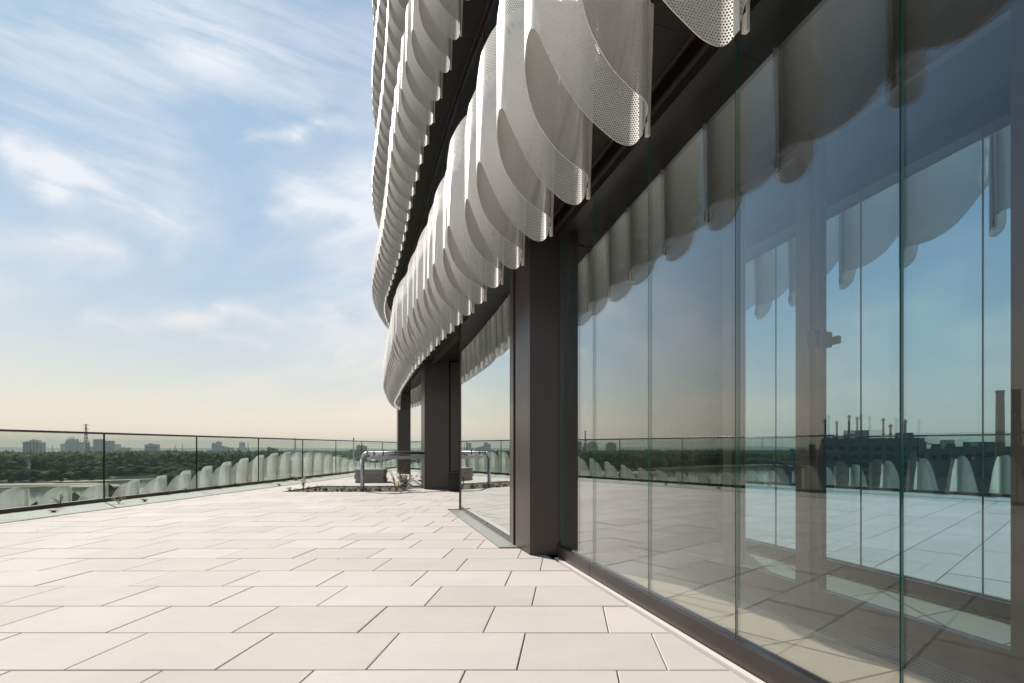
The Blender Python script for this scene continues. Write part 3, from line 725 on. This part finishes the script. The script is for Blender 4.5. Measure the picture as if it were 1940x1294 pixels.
# ------------------------------------------------------------------ weeds
WG = [mat('weed_yellow_green', (.30, .33, .05), .6, var=.4, vscale=20), mat('weed_green', (.07, .13, .03), .6, var=.3, vscale=20), mat('weed_red_brown', (.17, .06, .03), .7, var=.3, vscale=20), mat('weed_orange_twig', (.33, .18, .08), .7), mat('moss_green', (.12, .15, .03), .9, var=.4, vscale=30)]
def weed(x, y, h, sp, n, leafs, lm, sm2, label, cat='weed', group=None, leaf=.03, z=0., name='weed'):
    o = empty(name, (x, y, z)); st, lf = MB(), MB()
    for k in range(n):
        a = random.uniform(0, 6.28); tip = Vector((math.cos(a) * sp * random.uniform(.3, 1), math.sin(a) * sp * random.uniform(.3, 1), h * random.uniform(.6, 1)))
        mid = Vector((tip.x * .35, tip.y * .35, tip.z * .6)); pts = [Vector((0, 0, 0)), mid, tip]; r0 = .0025 + h * .004
        st.tube(pts, [r0, r0 * .7, r0 * .3], 4)
        for j in range(leafs):
            t = random.uniform(.25, 1); c_ = (mid * (2 * t)) if t < .5 else mid + (tip - mid) * (2 * t - 1)
            b_ = random.uniform(0, 6.28); d = Vector((math.cos(b_), math.sin(b_), random.uniform(-.3, .6))).normalized() * leaf * random.uniform(.6, 1.3); s = d.cross(Vector((0, 0, 1))).normalized() * leaf * .32
            up_ = Vector((0, 0, leaf * .15))
            lf.tri([c_, c_ + d * .5 + s + up_, c_ + d, c_ + d * .5 - s + up_])
    st.build('stem', sm2, o)
    if lf.f: q_ = lf.build('leaves', lm, o); q_['kind'] = 'stuff'
    tag(o, label, cat, group); return o
weed((575 - 1078) / 948 * 10.15, 10.15, .36, .05, 4, 30, WG[0], WG[0], 'tall yellow-green weed standing at the left end of the pit', leaf=.04, z=-.03)
weed((750 - 1078) / 948 * 10.1, 10.12, .62, .34, 9, 9, WG[3], WG[3], 'bare orange-twigged shrub near the right end of the pit', 'shrub', leaf=.02, z=-.03, name='shrub')
weed((766 - 1078) / 948 * 10.3, 10.3, .36, .34, 10, 26, WG[1], WG[1], 'leafy green low shrub behind the bare twigs', 'shrub', leaf=.055, z=-.03, name='shrub')
for k in range(34):
    px_ = 548 + 220 * random.random(); y = random.uniform(10.05, 10.7)
    ci = random.choice([0, 0, 0, 4, 4, 1, 2]); weed((px_ - 1078) / 948 * y, y, random.uniform(.03, .13), .08, 6, 12, WG[ci], WG[1], ['low yellow-green moss tuft on the soil of the planting pit', 'small green weed tuft on the soil of the planting pit', 'reddish dry weed tuft on the soil of the planting pit'][0 if ci in (0, 4) else ci], group='weed tufts in the planting pit', leaf=.03, z=-.03)
for k in range(26):
    px_ = 700 + 100 * random.random() if k % 3 else 780 + 15 * random.random(); y = random.uniform(10.1, 10.5) if k % 3 else random.uniform(12, 13.6)
    if k % 3: continue
    weed(-3.42 - .42 * (y - 11.2) - .16, y, random.uniform(.1, .34), .14, 5, 12, WG[1], WG[1], 'green weed growing along the foot of the narrow far window', group='weeds by the far window', leaf=.04)
for px_, py_, h, c_, lab in [(98, 962, .22, 2, 'reddish dry sprig at the railing foot near the left edge'), (101, 971, .03, 2, 'flat brown weed on the border below the red sprig'), (225, 955, .12, 0, 'small yellow weed beside the first railing joint'), (275, 951, .05, 1, 'tiny green weed on the border slab'), (352, 934, .12, 1, 'green leafy weed past the fourth white panel'), (280, 938, .07, 2, 'reddish tuft in the railing channel'), (410, 926, .06, 2, 'reddish tuft at the second railing bay'), (444, 922, .09, 2, 'brown tuft before the third railing joint'), (538, 910, .12, 2, 'dark red sprig at the railing before the pit'), (560, 911, .06, 1, 'green mat of weeds at the railing before the pit'), (529, 921, .06, 0, 'yellow-green weed on the border by the pit corner')]:
    Y = 837.1 / (py_ - 848); X = max((px_ - 1078) / 948 * Y, -7.47)
    weed(X, Y, h, .07 + h * .3, 7, 10, WG[c_], WG[c_], lab, leaf=.03)
LIT = mat('dry_leaf', (.16, .10, .05), .9)
m = MB()
for _ in range(170):
    y = random.uniform(2.4, 17); x = random.uniform(-7.45, -6.4) if random.random() < .6 else random.uniform(-7, -.6 - .4 * y * .5)
    a = random.uniform(0, 6.28); l = random.uniform(.006, .02); d = Vector((math.cos(a), math.sin(a), 0)) * l; s = Vector((-d.y, d.x, .3 * l)) * .5; c_ = Vector((x, y, .009))
    m.tri([c_ - d, c_ + s, c_ + d, c_ - s + Vector((0, 0, .004))])
tag(m.build('leaf_litter', LIT), 'scattered dry leaf scraps on the paving', None, kind='stuff')

# ------------------------------------------------------------------ balustrade
HR = MB(); rail = empty('glass_balustrade', (RX, 8, 0))
tag(rail, 'frameless glass balustrade with thin dark handrail along the terrace edge', 'railing')
rp = [(RX, -8.7)] + [(RX, y) for y in range(-8, 22, 3)] + [(RX + .03, 22.5), (RX + .25, 23.6), (RX + .8, 24.5), (RX + 1.8, 25.2), (RX + 3.5, 25.6), (4, 25.7)]
o = HR; o.tube([(x, y, 1.115) for x, y in rp], .017, 8); o = o.build('handrail', BROWN, rail, True); o.location = (-RX, -8, 0)
m = MB()
for i in range(len(rp) - 1): m.seg(rp[i], rp[i + 1], -.035, .035, .004, .062)
o = m.build('base_channel', BROWN, rail); o.location = (-RX, -8, 0)
JY = [8.126 + 2.02 * k for k in range(-8, 8)]
for k in range(len(JY) - 1):
    m = MB(); y0, y1 = JY[k] + .006, JY[k + 1] - .006
    m.box(RX - .008, RX + .008, y0, y1, .05, 1.10); o = m.build('glass_pane', RAILG, rail); o.location = (-RX, -8, 0)
    m = MB(); m.box(RX - .010, RX + .010, y1, y1 + .012, .062, 1.10); o = m.build('joint_seal', BLACK, rail); o.location = (-RX, -8, 0)
arc = rp[-6:]
for i in range(len(arc) - 1):
    m = MB(); m.seg(arc[i], arc[i + 1], -.008, .008, .05, 1.1); o = m.build('glass_pane', RAILG, rail); o.location = (-RX, -8, 0)

# ------------------------------------------------------------------ perforated sunscreen fins
CP = [(0, 0, 2.24), (.03, .004, 2.18), (.058, .035, 2.15), (.068, .10, 2.155), (.076, .17, 2.195), (.09, .235, 2.25), (.118, .30, 2.345), (.15, .355, 2.46), (.176, .393, 2.56), (.20, .410, 2.62), (.25, .418, 2.65), (.31, .415, 2.61), (.37, .395, 2.53), (.43, .33, 2.42), (.475, .22, 2.335), (.495, .12, 2.29), (.505, .05, 2.27), (.535, .008, 2.26), (.565, 0, 2.24)]
def fin_mesh(k, TZ=[3.50, 3.56, 3.58, 3.57, 3.55, 3.52, 3.47, 3.40, 3.33, 3.28, 3.20, 3.14, 3.13, 3.17, 3.25, 3.34, 3.42, 3.47, 3.50]):
    C = cr(CP, k); n = len(C); ZC = 2.87; m = MB(); th = .0035
    arc_ = [0.]
    for i in range(1, n): arc_.append(arc_[-1] + math.hypot(C[i][0] - C[i - 1][0], C[i][1] - C[i - 1][1]))
    zt = [p_[0] for p_ in cr([(z_,) for z_ in TZ], k)]
    nor = []
    for i in range(n):
        a, b_ = C[max(i - 1, 0)], C[min(i + 1, n - 1)]; d = Vector((b_[0] - a[0], b_[1] - a[1])).normalized(); nor.append((-d.y, d.x))
    for lay in (0, 1):
        for i in range(n): m.v.append((C[i][0] + nor[i][0] * th * lay, C[i][1] + nor[i][1] * th * lay, C[i][2] - ZC)); m.v.append((C[i][0] + nor[i][0] * th * lay, C[i][1] + nor[i][1] * th * lay, zt[i] - ZC))
    N = 2 * n
    for lay in (0, 1):
        for i in range(n - 1):
            b_ = lay * N + 2 * i; f = (b_, b_ + 2, b_ + 3, b_ + 1); uv = [(arc_[i], C[i][2]), (arc_[i + 1], C[i + 1][2]), (arc_[i + 1], zt[i + 1]), (arc_[i], zt[i])]
            if lay: f, uv = f[::-1], uv[::-1]
            m.face(f, 0, uv)
    for i in range(n - 1):
        for tb in (0, 1):
            f = (2 * i + tb, 2 * i + 2 + tb, N + 2 * i + 2 + tb, N + 2 * i + tb); m.face(f, 1, [(0, 0)] * 4)
    me = m.mesh('sunscreen_fin', [PERF, RIM]); me.polygons.foreach_set('use_smooth', [mi == 0 for mi in m.mi]); return me
FIN_N, FIN_F = fin_mesh(4), fin_mesh(2)
FIN_LOW = fin_mesh(3, [3.6, 3.6, 3.6, 3.6, 3.59, 3.57, 3.5, 3.40, 3.24, 3.1, 2.92, 2.95, 3.12, 3.4, 3.55, 3.59, 3.6, 3.6, 3.6])
def bracket_mesh():
    m = MB()          # inner mounting strip, clip and the tapered back plate towards the soffit
    m.box(.004, .030, .012, .016, -.70, .70)                    # flat strip inside the turn
    m.prism([(-.004, -.018), (.012, -.018), (.016, -.004), (-.002, -.004)], -.70, -.645, 1)
    b_ = len(m.v); z0, z1 = -.70, .60
    m.v += [(-.004, -.006, z0), (-.004, -.016, z0), (-.004, -.065, z1), (-.004, -.006, z1), (.0, -.006, z0), (.0, -.016, z0), (.0, -.065, z1), (.0, -.006, z1)]
    for f in [(0, 1, 2, 3), (7, 6, 5, 4), (0, 4, 5, 1), (1, 5, 6, 2), (2, 6, 7, 3), (3, 7, 4, 0)]: m.face([b_ + i for i in f])
    return m.mesh('mounting_bracket', [WHITE, RIM])
BRK = bracket_mesh()
tower = empty('office_tower', (3, 8, 0)); TO = Vector((-3, -8, 0))
tag(tower, 'dark bronze office tower wrapped in bands of white perforated wavy sunscreens', 'building')
def part(mb, name, mats, parent=None, off=True, smooth=False):
    o = mb.build(name, mats, parent or tower, smooth)
    if parent is None: o.location = TO
    return o
def band(tips, zc, zf=None, label=None, brackets=True, root=None, group=None):
    bnd = root
    if root is None:
        bnd = bpy.data.objects.new('sunscreen_band', None); COL.objects.link(bnd); bnd.parent = tower; bnd.location = TO
        if label: bnd['label'] = label
    for i in range(len(tips) - 1):
        a, b_ = Vector(tips[i]), Vector(tips[i + 1]); d = b_ - a; k = d.length / .565; ang = math.atan2(d.y, d.x)
        near_ = a.length < 6
        o = link('sunscreen_fin', FIN_N if near_ else FIN_F, bnd); z = zc if zf is None else zf((a.y + b_.y) / 2)
        o.location = (a.x, a.y, z); o.rotation_euler = (0, 0, ang); o.scale = (k, k * WF.get(round(a.y, 2), 1.), 1)
        if brackets and zc is not None:
            o = link('mounting_bracket', BRK, bnd); o.location = (a.x, a.y, z); o.rotation_euler = (0, 0, ang)
    return bnd
t1 = list(TIPS1[:-1]) + [tuple(p) for p in walk(Path(cr(TAIL, 6)), 0, .44)]
band(t1, 2.87, label='lowest band of perforated fins just above the terrace')
# walk() frames: chord runs away from the camera, so local +y (w) points outward
for L_ in range(1, 5):
    s0 = {1: 0.2, 2: 0.35, 3: .1, 4: .3}[L_]
    lab = ['second band of perforated fins', 'third band of perforated fins', 'fourth band of perforated fins', 'topmost visible band of perforated fins'][L_ - 1]
    tp = [tuple(p) for p in walk(pathU, s0, .512)]
    if L_ >= 2: tp = [p for p in tp if p[1] > 2.5]
    band(tp, 2.87 + 3. * L_, label=lab)
# band on the lower building: its tops rise over the terrace edge in waves
low = empty('sunscreen_band', (0, 0, 0)); low.location = (-7.8, 8, 0)
tag(low, 'row of white perforated fin tops rising in waves outside the glass balustrade', 'sunscreen')
yy = [-8.3 + .62 * k for k in range(52)]
for i in range(len(yy) - 1):
    ym = (yy[i] + yy[i + 1]) / 2; top = .5 - .25 * math.cos(2 * math.pi * (ym - 8.3) / 12.6)
    o = link('sunscreen_fin', FIN_LOW, low); o.location = (0, yy[i] - 8, top - .72 * 1.25); o.rotation_euler = (0, 0, R(90)); o.scale = (.62 / .565, .62 / .565 * .95, 1.25)

# ------------------------------------------------------------------ tower: floors, soffits, upper glazing
Z1 = 2.72
def strip(path, s0, s1, a, b_): return [path.off(s0, a), path.off(s1, a), path.off(s1, b_), path.off(s0, b_)]
for L_ in range(0, 6):
    path = path1 if L_ == 0 else pathU; z = Z1 + 3 * L_
    n = 90; ss = np.linspace(0, path.L, n)
    poly = [path.off(t, .06) for t in ss] + [(13.5, 20.), (13.5, -1.)]
    m = MB(); m.prism(poly, z + .03, z + .52); part(m, 'floor_slab', SOFF)
    # soffit panels from the fins to the glass
    t = .0; pn = .58
    y_lim = [0, 0, 4, 8, 11, 14][L_] - 1.2
    while t < path.L - pn:
        if path.at(t)[1] > y_lim:
            if L_ == 0 and path.at(t)[1] < 4.0:
                p0, p1 = path.off(t + .003, .02), path.off(t + pn - .003, .02); q0 = gline(path.at(t)[1] + .09, -.05); q1 = gline(path.at(t + pn)[1] + .09, -.05)
                m = MB(); m.prism([p0, p1, q1, q0], z, z + .028)
            else: m = MB(); m.prism(strip(path, t + .003, t + pn - .003, .02, .335), z, z + .028)
            part(m, 'soffit_panel', SOFF)
        t += pn
    if L_ < 5:                                     # glazing of the storey above this slab
        zb, zt_ = z + .52, z + 3.0; t = .0; pw = 1.2
        while t < pathU.L - pw:
            if pathU.at(t)[1] > [-2, 2, 6, 9, 12][L_]:
                m = MB(); m.seg(pathU.off(t + .02, .345), pathU.off(t + pw - .02, .345), 0, .02, zb + .06, zt_ - .12); part(m, 'window_pane', UPG)
                if L_ < 4:
                    m = MB(); m.seg(pathU.off(t + .004, .24), pathU.off(t + pw - .004, .24), 0, .014, zb, z + 1.58); part(m, 'guard_glass', UPG if False else RAILG)
                m = MB(); m.seg(pathU.off(t - .02, .342), pathU.off(t + .02, .342), 0, .06, zb, zt_); part(m, 'mullion', BROWN)
            t += pw
        m = MB()
        ts = np.arange(0, pathU.L, .6)
        for i in range(len(ts) - 1):
            m.seg(pathU.off(ts[i], .337), pathU.off(ts[i + 1], .337), 0, .07, zt_ - .12, zt_ + .028); 0
        part(m, 'window_head', BROWN)
        m = MB()
        for i in range(len(ts) - 1): m.seg(pathU.off(ts[i], .312), pathU.off(ts[i + 1], .312), 0, .02, zt_ - .026, zt_ - .002)
        part(m, 'soffit_trim', BROWNL)
        m = MB()
        for i in range(len(ts) - 1): m.seg(pathU.off(ts[i], .337), pathU.off(ts[i + 1], .337), 0, .07, zb, zb + .06)
        part(m, 'window_sill', BROWN)
        m = MB(); m.tube([(*pathU.off(t_, .247), z + 1.6) for t_ in ts], .018, 6); part(m, 'guard_rail', BROWN)
        m = MB(); m.prism([pathU.off(t_, 2.6) for t_ in np.linspace(0, pathU.L * .86, 40)] + [(13, 19), (13, -1)], zb, zt_); part(m, 'core_wall', BLACK)
        # soft pale blinds are not visible; the dark colour in the panes stands in for unlit rooms
m = MB(); m.prism([pathU.off(t, .06) for t in np.linspace(0, pathU.L, 90)] + [(13.5, 20.), (13.5, -1.)], Z1 + 15.5, Z1 + 16.2); part(m, 'roof', SOFF)

# ------------------------------------------------------------------ ground floor: columns and walls
def column(corner, w_in, length, dirr=(-.385, .923), label=None):
    d = Vector(dirr).normalized(); n = Vector((1., .03)).normalized() if w_in < .55 else Vector((1, 0)); c0 = Vector(corner)
    m = MB(); m.prism([tuple(c0), tuple(c0 + n * w_in), tuple(c0 + n * w_in + d * length), tuple(c0 + d * length)], .004, Z1 - .004, 0)
    return part(m, 'column', BROWN)
column((-.321, 4.10), .42, .41); column((-3.06, 10.6), .52, .62); column((-5.81, 17.), .42, .6)
GLT = 2.57
def framed_pane(p, q_, name, gm_, fm, zb=.0, zt_=Z1 - .01, w=.045, sill=.06):
    p, q_ = Vector(p), Vector(q_); d = (q_ - p).normalized()
    root = bpy.data.objects.new(name, None); COL.objects.link(root); root.parent = tower; root.location = TO
    m = MB(); m.seg(p + d * w, q_ - d * w, .006, .026, zb + sill, zt_ - .06); m.build('glass_pane', gm_, root)
    m = MB(); m.seg(p, p + d * w, 0, .10, zb, zt_); m.seg(q_ - d * w, q_, 0, .10, zb, zt_); m.seg(p + d * w, q_ - d * w, .004, .10, zt_ - .06, zt_); m.seg(p + d * w, q_ - d * w, .004, .034, zb, zb + sill); m.build('frame', fm, root)
    return root
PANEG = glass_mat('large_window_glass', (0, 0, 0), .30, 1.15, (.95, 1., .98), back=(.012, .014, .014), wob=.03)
framed_pane((-.535, 4.62), (-1.545, 7.09), 'large_window', PANEG, BROWNL)
framed_pane((-3.32, 11.25), (-4.42, 13.9), 'large_window', PANEG, BROWNL)
framed_pane((-6.05, 17.65), (-5.9, 19.2), 'large_window', PANEG, BROWNL)
m = MB(); m.seg((-.505, 4.53), (-.535, 4.62), .0, .3, .004, Z1 - .004); part(m, 'column_trim', BROWNL)
m = MB()   # window sides, recess walls
m.prism([(-1.56, 7.10), (1.6, 8.4), (1.6, 8.5), (-1.53, 7.19)], 0, Z1 - .003); part(m, 'recess_wall', BROWN)
for i, x in enumerate([-2.525 + .56 * k for k in range(7)]):
    m = MB(); m.prism([(x + .01, 10.62), (x + .55, 10.62), (x + .55, 10.75), (x + .01, 10.75)], .004, Z1 - .02); part(m, 'wall_panel', BROWN)
m = MB(); m.prism([(-2.54, 10.76), (1.6, 10.76), (1.6, 10.9), (-2.54, 10.9)], 0, Z1 - .002); part(m, 'recess_wall', BLACK)
m = MB(); m.prism([(1.6, 8.4), (1.75, 8.4), (1.75, 10.9), (1.6, 10.9)], 0, Z1 - .003); part(m, 'recess_wall', BROWN)
m = MB(); m.prism([(-4.44, 13.92), (-1.5, 15.2), (-1.5, 15.3), (-4.42, 14.02)], 0, Z1 - .003); part(m, 'recess_wall', BROWN)
m = MB(); m.prism([(-5.4, 17.02), (-1.5, 17.02), (-1.5, 17.15), (-5.4, 17.15)], 0, Z1 - .003); part(m, 'recess_wall', BROWN)
m = MB(); m.prism([(-1.5, 15.2), (-1.35, 15.2), (-1.35, 17.15), (-1.5, 17.15)], 0, Z1 - .003); part(m, 'recess_wall', BROWN)
# soffit over the recesses
for k in range(10):
    m = MB(); y = 7.2 + .36 * k; m.prism([(1.24 - .42 * y + .05, y), (1.8, y), (1.8, y + .354), (1.24 - .42 * (y + .354) + .05, y + .354)], Z1 + .004, Z1 + .028); part(m, 'soffit_panel', SOFF)
m = MB(); m.seg((-1.56, 7.15), (-3.03, 10.58), .12, .20, Z1 - .05, Z1 - .001); part(m, 'door_track', BROWNL)
# gratings in front of the big windows
def grating(poly, p0, d, z=.002, parent=None):
    me = bpy.data.meshes.new('drain_grating'); m = MB(); m.prism(poly, z - .03, z)
    for i, f in enumerate(m.f): m.uv[i] = [((m.v[j][0] - p0[0]) * d[0] + (m.v[j][1] - p0[1]) * d[1], (m.v[j][0] - p0[0]) * d[1] - (m.v[j][1] - p0[1]) * d[0]) for j in f]
    return part(m, 'drain_grating', GRATE)
grating([(-.62, 4.43), (-.43, 4.43), (-1.43, 7.08), (-1.70, 7.08)], (-.62, 4.43), (-.377, .926))
grating([(-3.62, 11.6), (-3.36, 11.6), (-4.42, 14.1), (-4.66, 14.1)], (-3.6, 11.6), (-.377, .926))
for y_ in (5.55, 6.35):
    m = MB(); x_ = 1.247 - .407 * y_ + .11; m.prism([(x_ - .03, y_), (x_ - .015, y_), (x_ - .015, y_ + .04), (x_ - .03, y_ + .04)], .035, .05, bev=.005); part(m, 'glazing_clip', WHITE)

# ------------------------------------------------------------------ near glass screen and loggia
YS = [4.03, 3.419, 2.724, 2.061, 1.410, .76, .11, -.54, -1.2]
scr = bpy.data.objects.new('glass_screen', None); COL.objects.link(scr); scr.parent = tower; scr.location = TO
for k in range(len(YS) - 1):
    p, q_ = Vector(gline(YS[k + 1])), Vector(gline(YS[k])); d = (q_ - p).normalized()
    m = MB(); m.seg(p + d * .002, q_ - d * .002, .030, .042, .088, GLT + .01, 0)
    # ends of each pane are polished green edges
    for fi, f in enumerate(m.f):
        c_ = [Vector(m.v[j]) for j in f]; nn = (c_[1] - c_[0]).cross(c_[2] - c_[0]).normalized()
        if abs(nn.x * d.x + nn.y * d.y) > .9: m.mi[fi] = 1
    m.build('glass_pane', [OUTG, GREEN], scr)
SJ = [4.02, 3.41, 1.39, -.6, -1.3]
for k in range(4):
    m = MB(); p, q_ = Vector(gline(SJ[k + 1])), Vector(gline(SJ[k])); d = (q_ - p).normalized()
    m.seg(p + d * .003, q_ - d * .003, .0, .028, .006, .094); m.seg(p + d * .003, q_ - d * .003, .028, .046, .006, .086, 1); m.seg(p + d * .003, q_ - d * .003, .046, .075, .006, .090); m.build('sill', [BROWN, BLACK], scr)
m = MB(); m.seg(gline(-1.3), gline(4.0), -.032, -.004, -.02, .007); part(m, 'drip_strip', mat('pale_drip_edge', (.62, .58, .54), .5))
m = MB(); m.seg(gline(-1.3), gline(4.03), -.005, .09, GLT, GLT + .085); m.seg(gline(-1.3), gline(4.03), .0, .10, GLT + .095, Z1 + .02); part(m, 'lintel', LINT)
m = MB(); m.seg(gline(-1.3), gline(4.03), -.012, -.004, GLT + .06, GLT + .085); m.seg(gline(-1.3), gline(4.03), -.055, -.045, Z1 - .02, Z1 - .002); part(m, 'lintel_trim', BROWNL)
# end post beside the column
m = MB(); m.seg(gline(3.90), gline(4.06), .05, .11, .0, GLT); part(m, 'end_post', mat('dark_green_post', (.02, .03, .03), .3, .5))
# loggia floor
lf0, lf1 = .085, .615
y = -1.1; k = 0
while y < 3.95:
    p, q_ = Vector(gline(y)), Vector(gline(y + .36)); d = (q_ - p).normalized()
    m = MB(); m.prism([tuple(p + ng * lf0 + d * .003), tuple(q_ + ng * lf0 - d * .003), tuple(q_ + ng * lf1 - d * .003), tuple(p + ng * lf1 + d * .003)], -.04, .0, bev=.003); part(m, 'loggia_slab', LSLAB)
    y += .36
P0 = Vector(gline(-1.1)); P1 = Vector(gline(3.95))
poly = [tuple(P0 + ng * .62), tuple(P1 + ng * .62), tuple(P1 + ng * .785), tuple(P0 + ng * .785)]
grating(poly, tuple(P0 + ng * .62), tuple(ng.yx if False else dg), z=-.002)
IB = .3973; IA = 2.313 + (IB - GB) * 2.3
def iline(y, o=0.): n_ = Vector((1, IB)).normalized(); return tuple(Vector((IA - IB * y, y)) + n_ * o)
def inner(y0, y1, z0, z1, a, b_, name, mt, parent=None):
    m = MB(); m.seg(iline(y0), iline(y1), a, b_, z0, z1); return part(m, name, mt) if parent is None else m.build(name, mt, parent)
inner(3.30, 4.6, .05, GLT, .06, .08, 'added_reflector_pane', glass_mat('warm_reflector_glass', (0, 0, 0), .62, 2.2, (1., .96, .86), back=(.014, .012, .011), wob=.03))  # added mirror pane before the wall, brightens the warm reflection in the screen
inner(3.30, 4.6, 0, Z1, .125, .16, 'loggia_wall', mat('dark_loggia_wall', (.03, .025, .022), .6, var=.05))
MY = [(3.24, 3.32), (2.665, 2.745), (1.70, 1.81), (.71, .88), (-.22, -.05), (-1.15, -.98)]
for a, b_ in MY:
    fr_ = inner(a, b_, 0.0, Z1, 0, .10, 'door_post', BROWNL)
inner(-1.3, 4.4, -.03, .045, -.02, .12, 'threshold', BROWNL); inner(-1.3, 4.4, GLT - .02, Z1, .002, .12, 'door_head', BROWN)
for i in range(5):
    y0, y1 = MY[i + 1][1], MY[i][0]
    root = bpy.data.objects.new('glass_door', None); COL.objects.link(root); root.parent = tower; root.location = TO
    m = MB(); m.seg(iline(y0 + .0), iline(y1 - .0), .055, .08, .13, GLT - .06); m.build('glass_pane', INNG, root)
    m = MB(); m.seg(iline(y0), iline(y1), .03, .10, .046, .13); m.seg(iline(y0), iline(y1), .03, .10, GLT - .06, GLT - .021); m.seg(iline(y0), iline(y0 + .03), .025, .099, .131, GLT - .061); m.seg(iline(y1 - .03), iline(y1), .025, .099, .131, GLT - .061); m.build('frame', BROWNL, root)
    if i == 1:
        m = MB(); yb = y1 - .015 if i else y1 - .015
        m.seg(iline(yb - .02), iline(yb + .02), -.01, .03, 1.42, 1.50); m.seg(iline(yb - .055), iline(yb - .01), -.03, -.012, 1.435, 1.475); m.build('handle', BLACK, root)
m = MB(); m.prism([tuple(Vector(gline(4.03)) + ng * .1), tuple(Vector(gline(4.03)) + ng * 1.0), tuple(Vector(gline(4.13)) + ng * 1.0), tuple(Vector(gline(4.13)) + ng * .1)], 0, Z1 - .01); part(m, 'loggia_wall', BROWN)
m = MB(); m.prism([tuple(Vector(gline(-1.3)) + ng * .1), tuple(Vector(gline(-1.3)) + ng * 1.0), tuple(Vector(gline(4.)) + ng * 1.0), tuple(Vector(gline(4.)) + ng * .1)], GLT + .09, GLT + .11); part(m, 'loggia_ceiling', SOFF)
m = MB(); m.prism([tuple(Vector(gline(-1.3)) + ng * 1.05), tuple(Vector(gline(4.2)) + ng * 1.05), (-.2, 7.0), (3, 8), (13, 20), (13, -1.2)], .0, Z1 - .01); part(m, 'core_wall', BLACK)

# ------------------------------------------------------------------ things on the terrace
for i in range(7):
    m = MB(); m.box(-.35, .35, -.2, .2, 0, .046, bev=.012); o = m.build('paving_slab_spare', CONC)
    o.location = (-5.05 + random.uniform(-.02, .02), 12.78 + random.uniform(-.01, .01), .002 + i * .0485); o.rotation_euler = (0, 0, R(8) + random.uniform(-.02, .02))
    tag(o, ['bottom', 'second lowest', 'third lowest', 'middle', 'third highest', 'second highest', 'topmost'][i] + ' grey slab of the stack behind the bent pipe', 'paving slab', 'grey slabs stacked behind the pipe')
pipe = empty('bent_steel_pipe', (-4.17, 10.1, 0)); tag(pipe, 'galvanised pipe rising from the pit and bending across to the column', 'pipe')
m = MB(); pts = [(-4.17, 10.1, -.04), (-4.17, 10.1, .655)]
m.tube(pts, .037, 16); o = m.build('upright', GALV, pipe, True); o.location = (4.17, -10.1, 0)
el = [(-4.17 + .11 * (1 - math.cos(t)), 10.1, .655 + .11 * math.sin(t)) for t in np.linspace(0, math.pi / 2, 8)]
m = MB(); m.tube(el, .039, 16); o = m.build('elbow', GALV, pipe, True); o.location = (4.17, -10.1, 0)
m = MB(); m.tube([(-4.06, 10.1, .765), (-3.11, 10.70, .775)], .037, 16); o = m.build('cross_pipe', GALV, pipe, True); o.location = (4.17, -10.1, 0)
pa, pb = Vector((-4.06, 10.1, .765)), Vector((-3.11, 10.70, .775)); dd = (pb - pa).normalized()
for t in (.10, .26, .48):
    c_ = pa.lerp(pb, t); m = MB(); m.tube([c_ - dd * .012, c_ + dd * .012], .042, 16); o = m.build('clamp_ring', mat('dark_steel', (.12, .12, .12), .4, .8), pipe); o.location = (4.17, -10.1, 0)
for z in (.12, .42): m = MB(); m.tube([(-4.17, 10.1, z - .01), (-4.17, 10.1, z + .01)], .040, 16); o = m.build('clamp_ring', GALV, pipe); o.location = (4.17, -10.1, 0)
chn = empty('steel_channel', (-2.95, 10.58, .67)); m = MB(); m.seg((-4.05, 10.16), (-3.09, 10.62), .0, .05, .645, .71); m.seg((-4.05, 10.16), (-3.09, 10.62), -.012, .0, .668, .686); o = m.build('rail', GALV, chn); o.location = (2.95, -10.58, -.67)
m = MB(); m.seg((-4.09, 10.145), (-4.045, 10.163), .005, .045, .655, .67); o = m.build('end_cap', WHITE, chn); o.location = (2.95, -10.58, -.67)
tag(chn, 'short grey steel channel held below the horizontal pipe', 'rail')
bn = empty('litter_bin', (-2.27, 10.2, 0)); m = MB(); m.prism([(-.16, -.14), (.16, -.14), (.16, .14), (-.16, .14)], .01, .36, bev=.01); m.build('body', BLACK, bn); m = MB(); m.prism([(-.13, -.12), (.13, -.12), (.13, .12), (-.13, .12)], .362, .40, bev=.01); m.build('lid', mat('bin_lid', (.02, .02, .02), .4), bn)
tag(bn, 'small black bin against the dark wall beside the far column', 'bin')
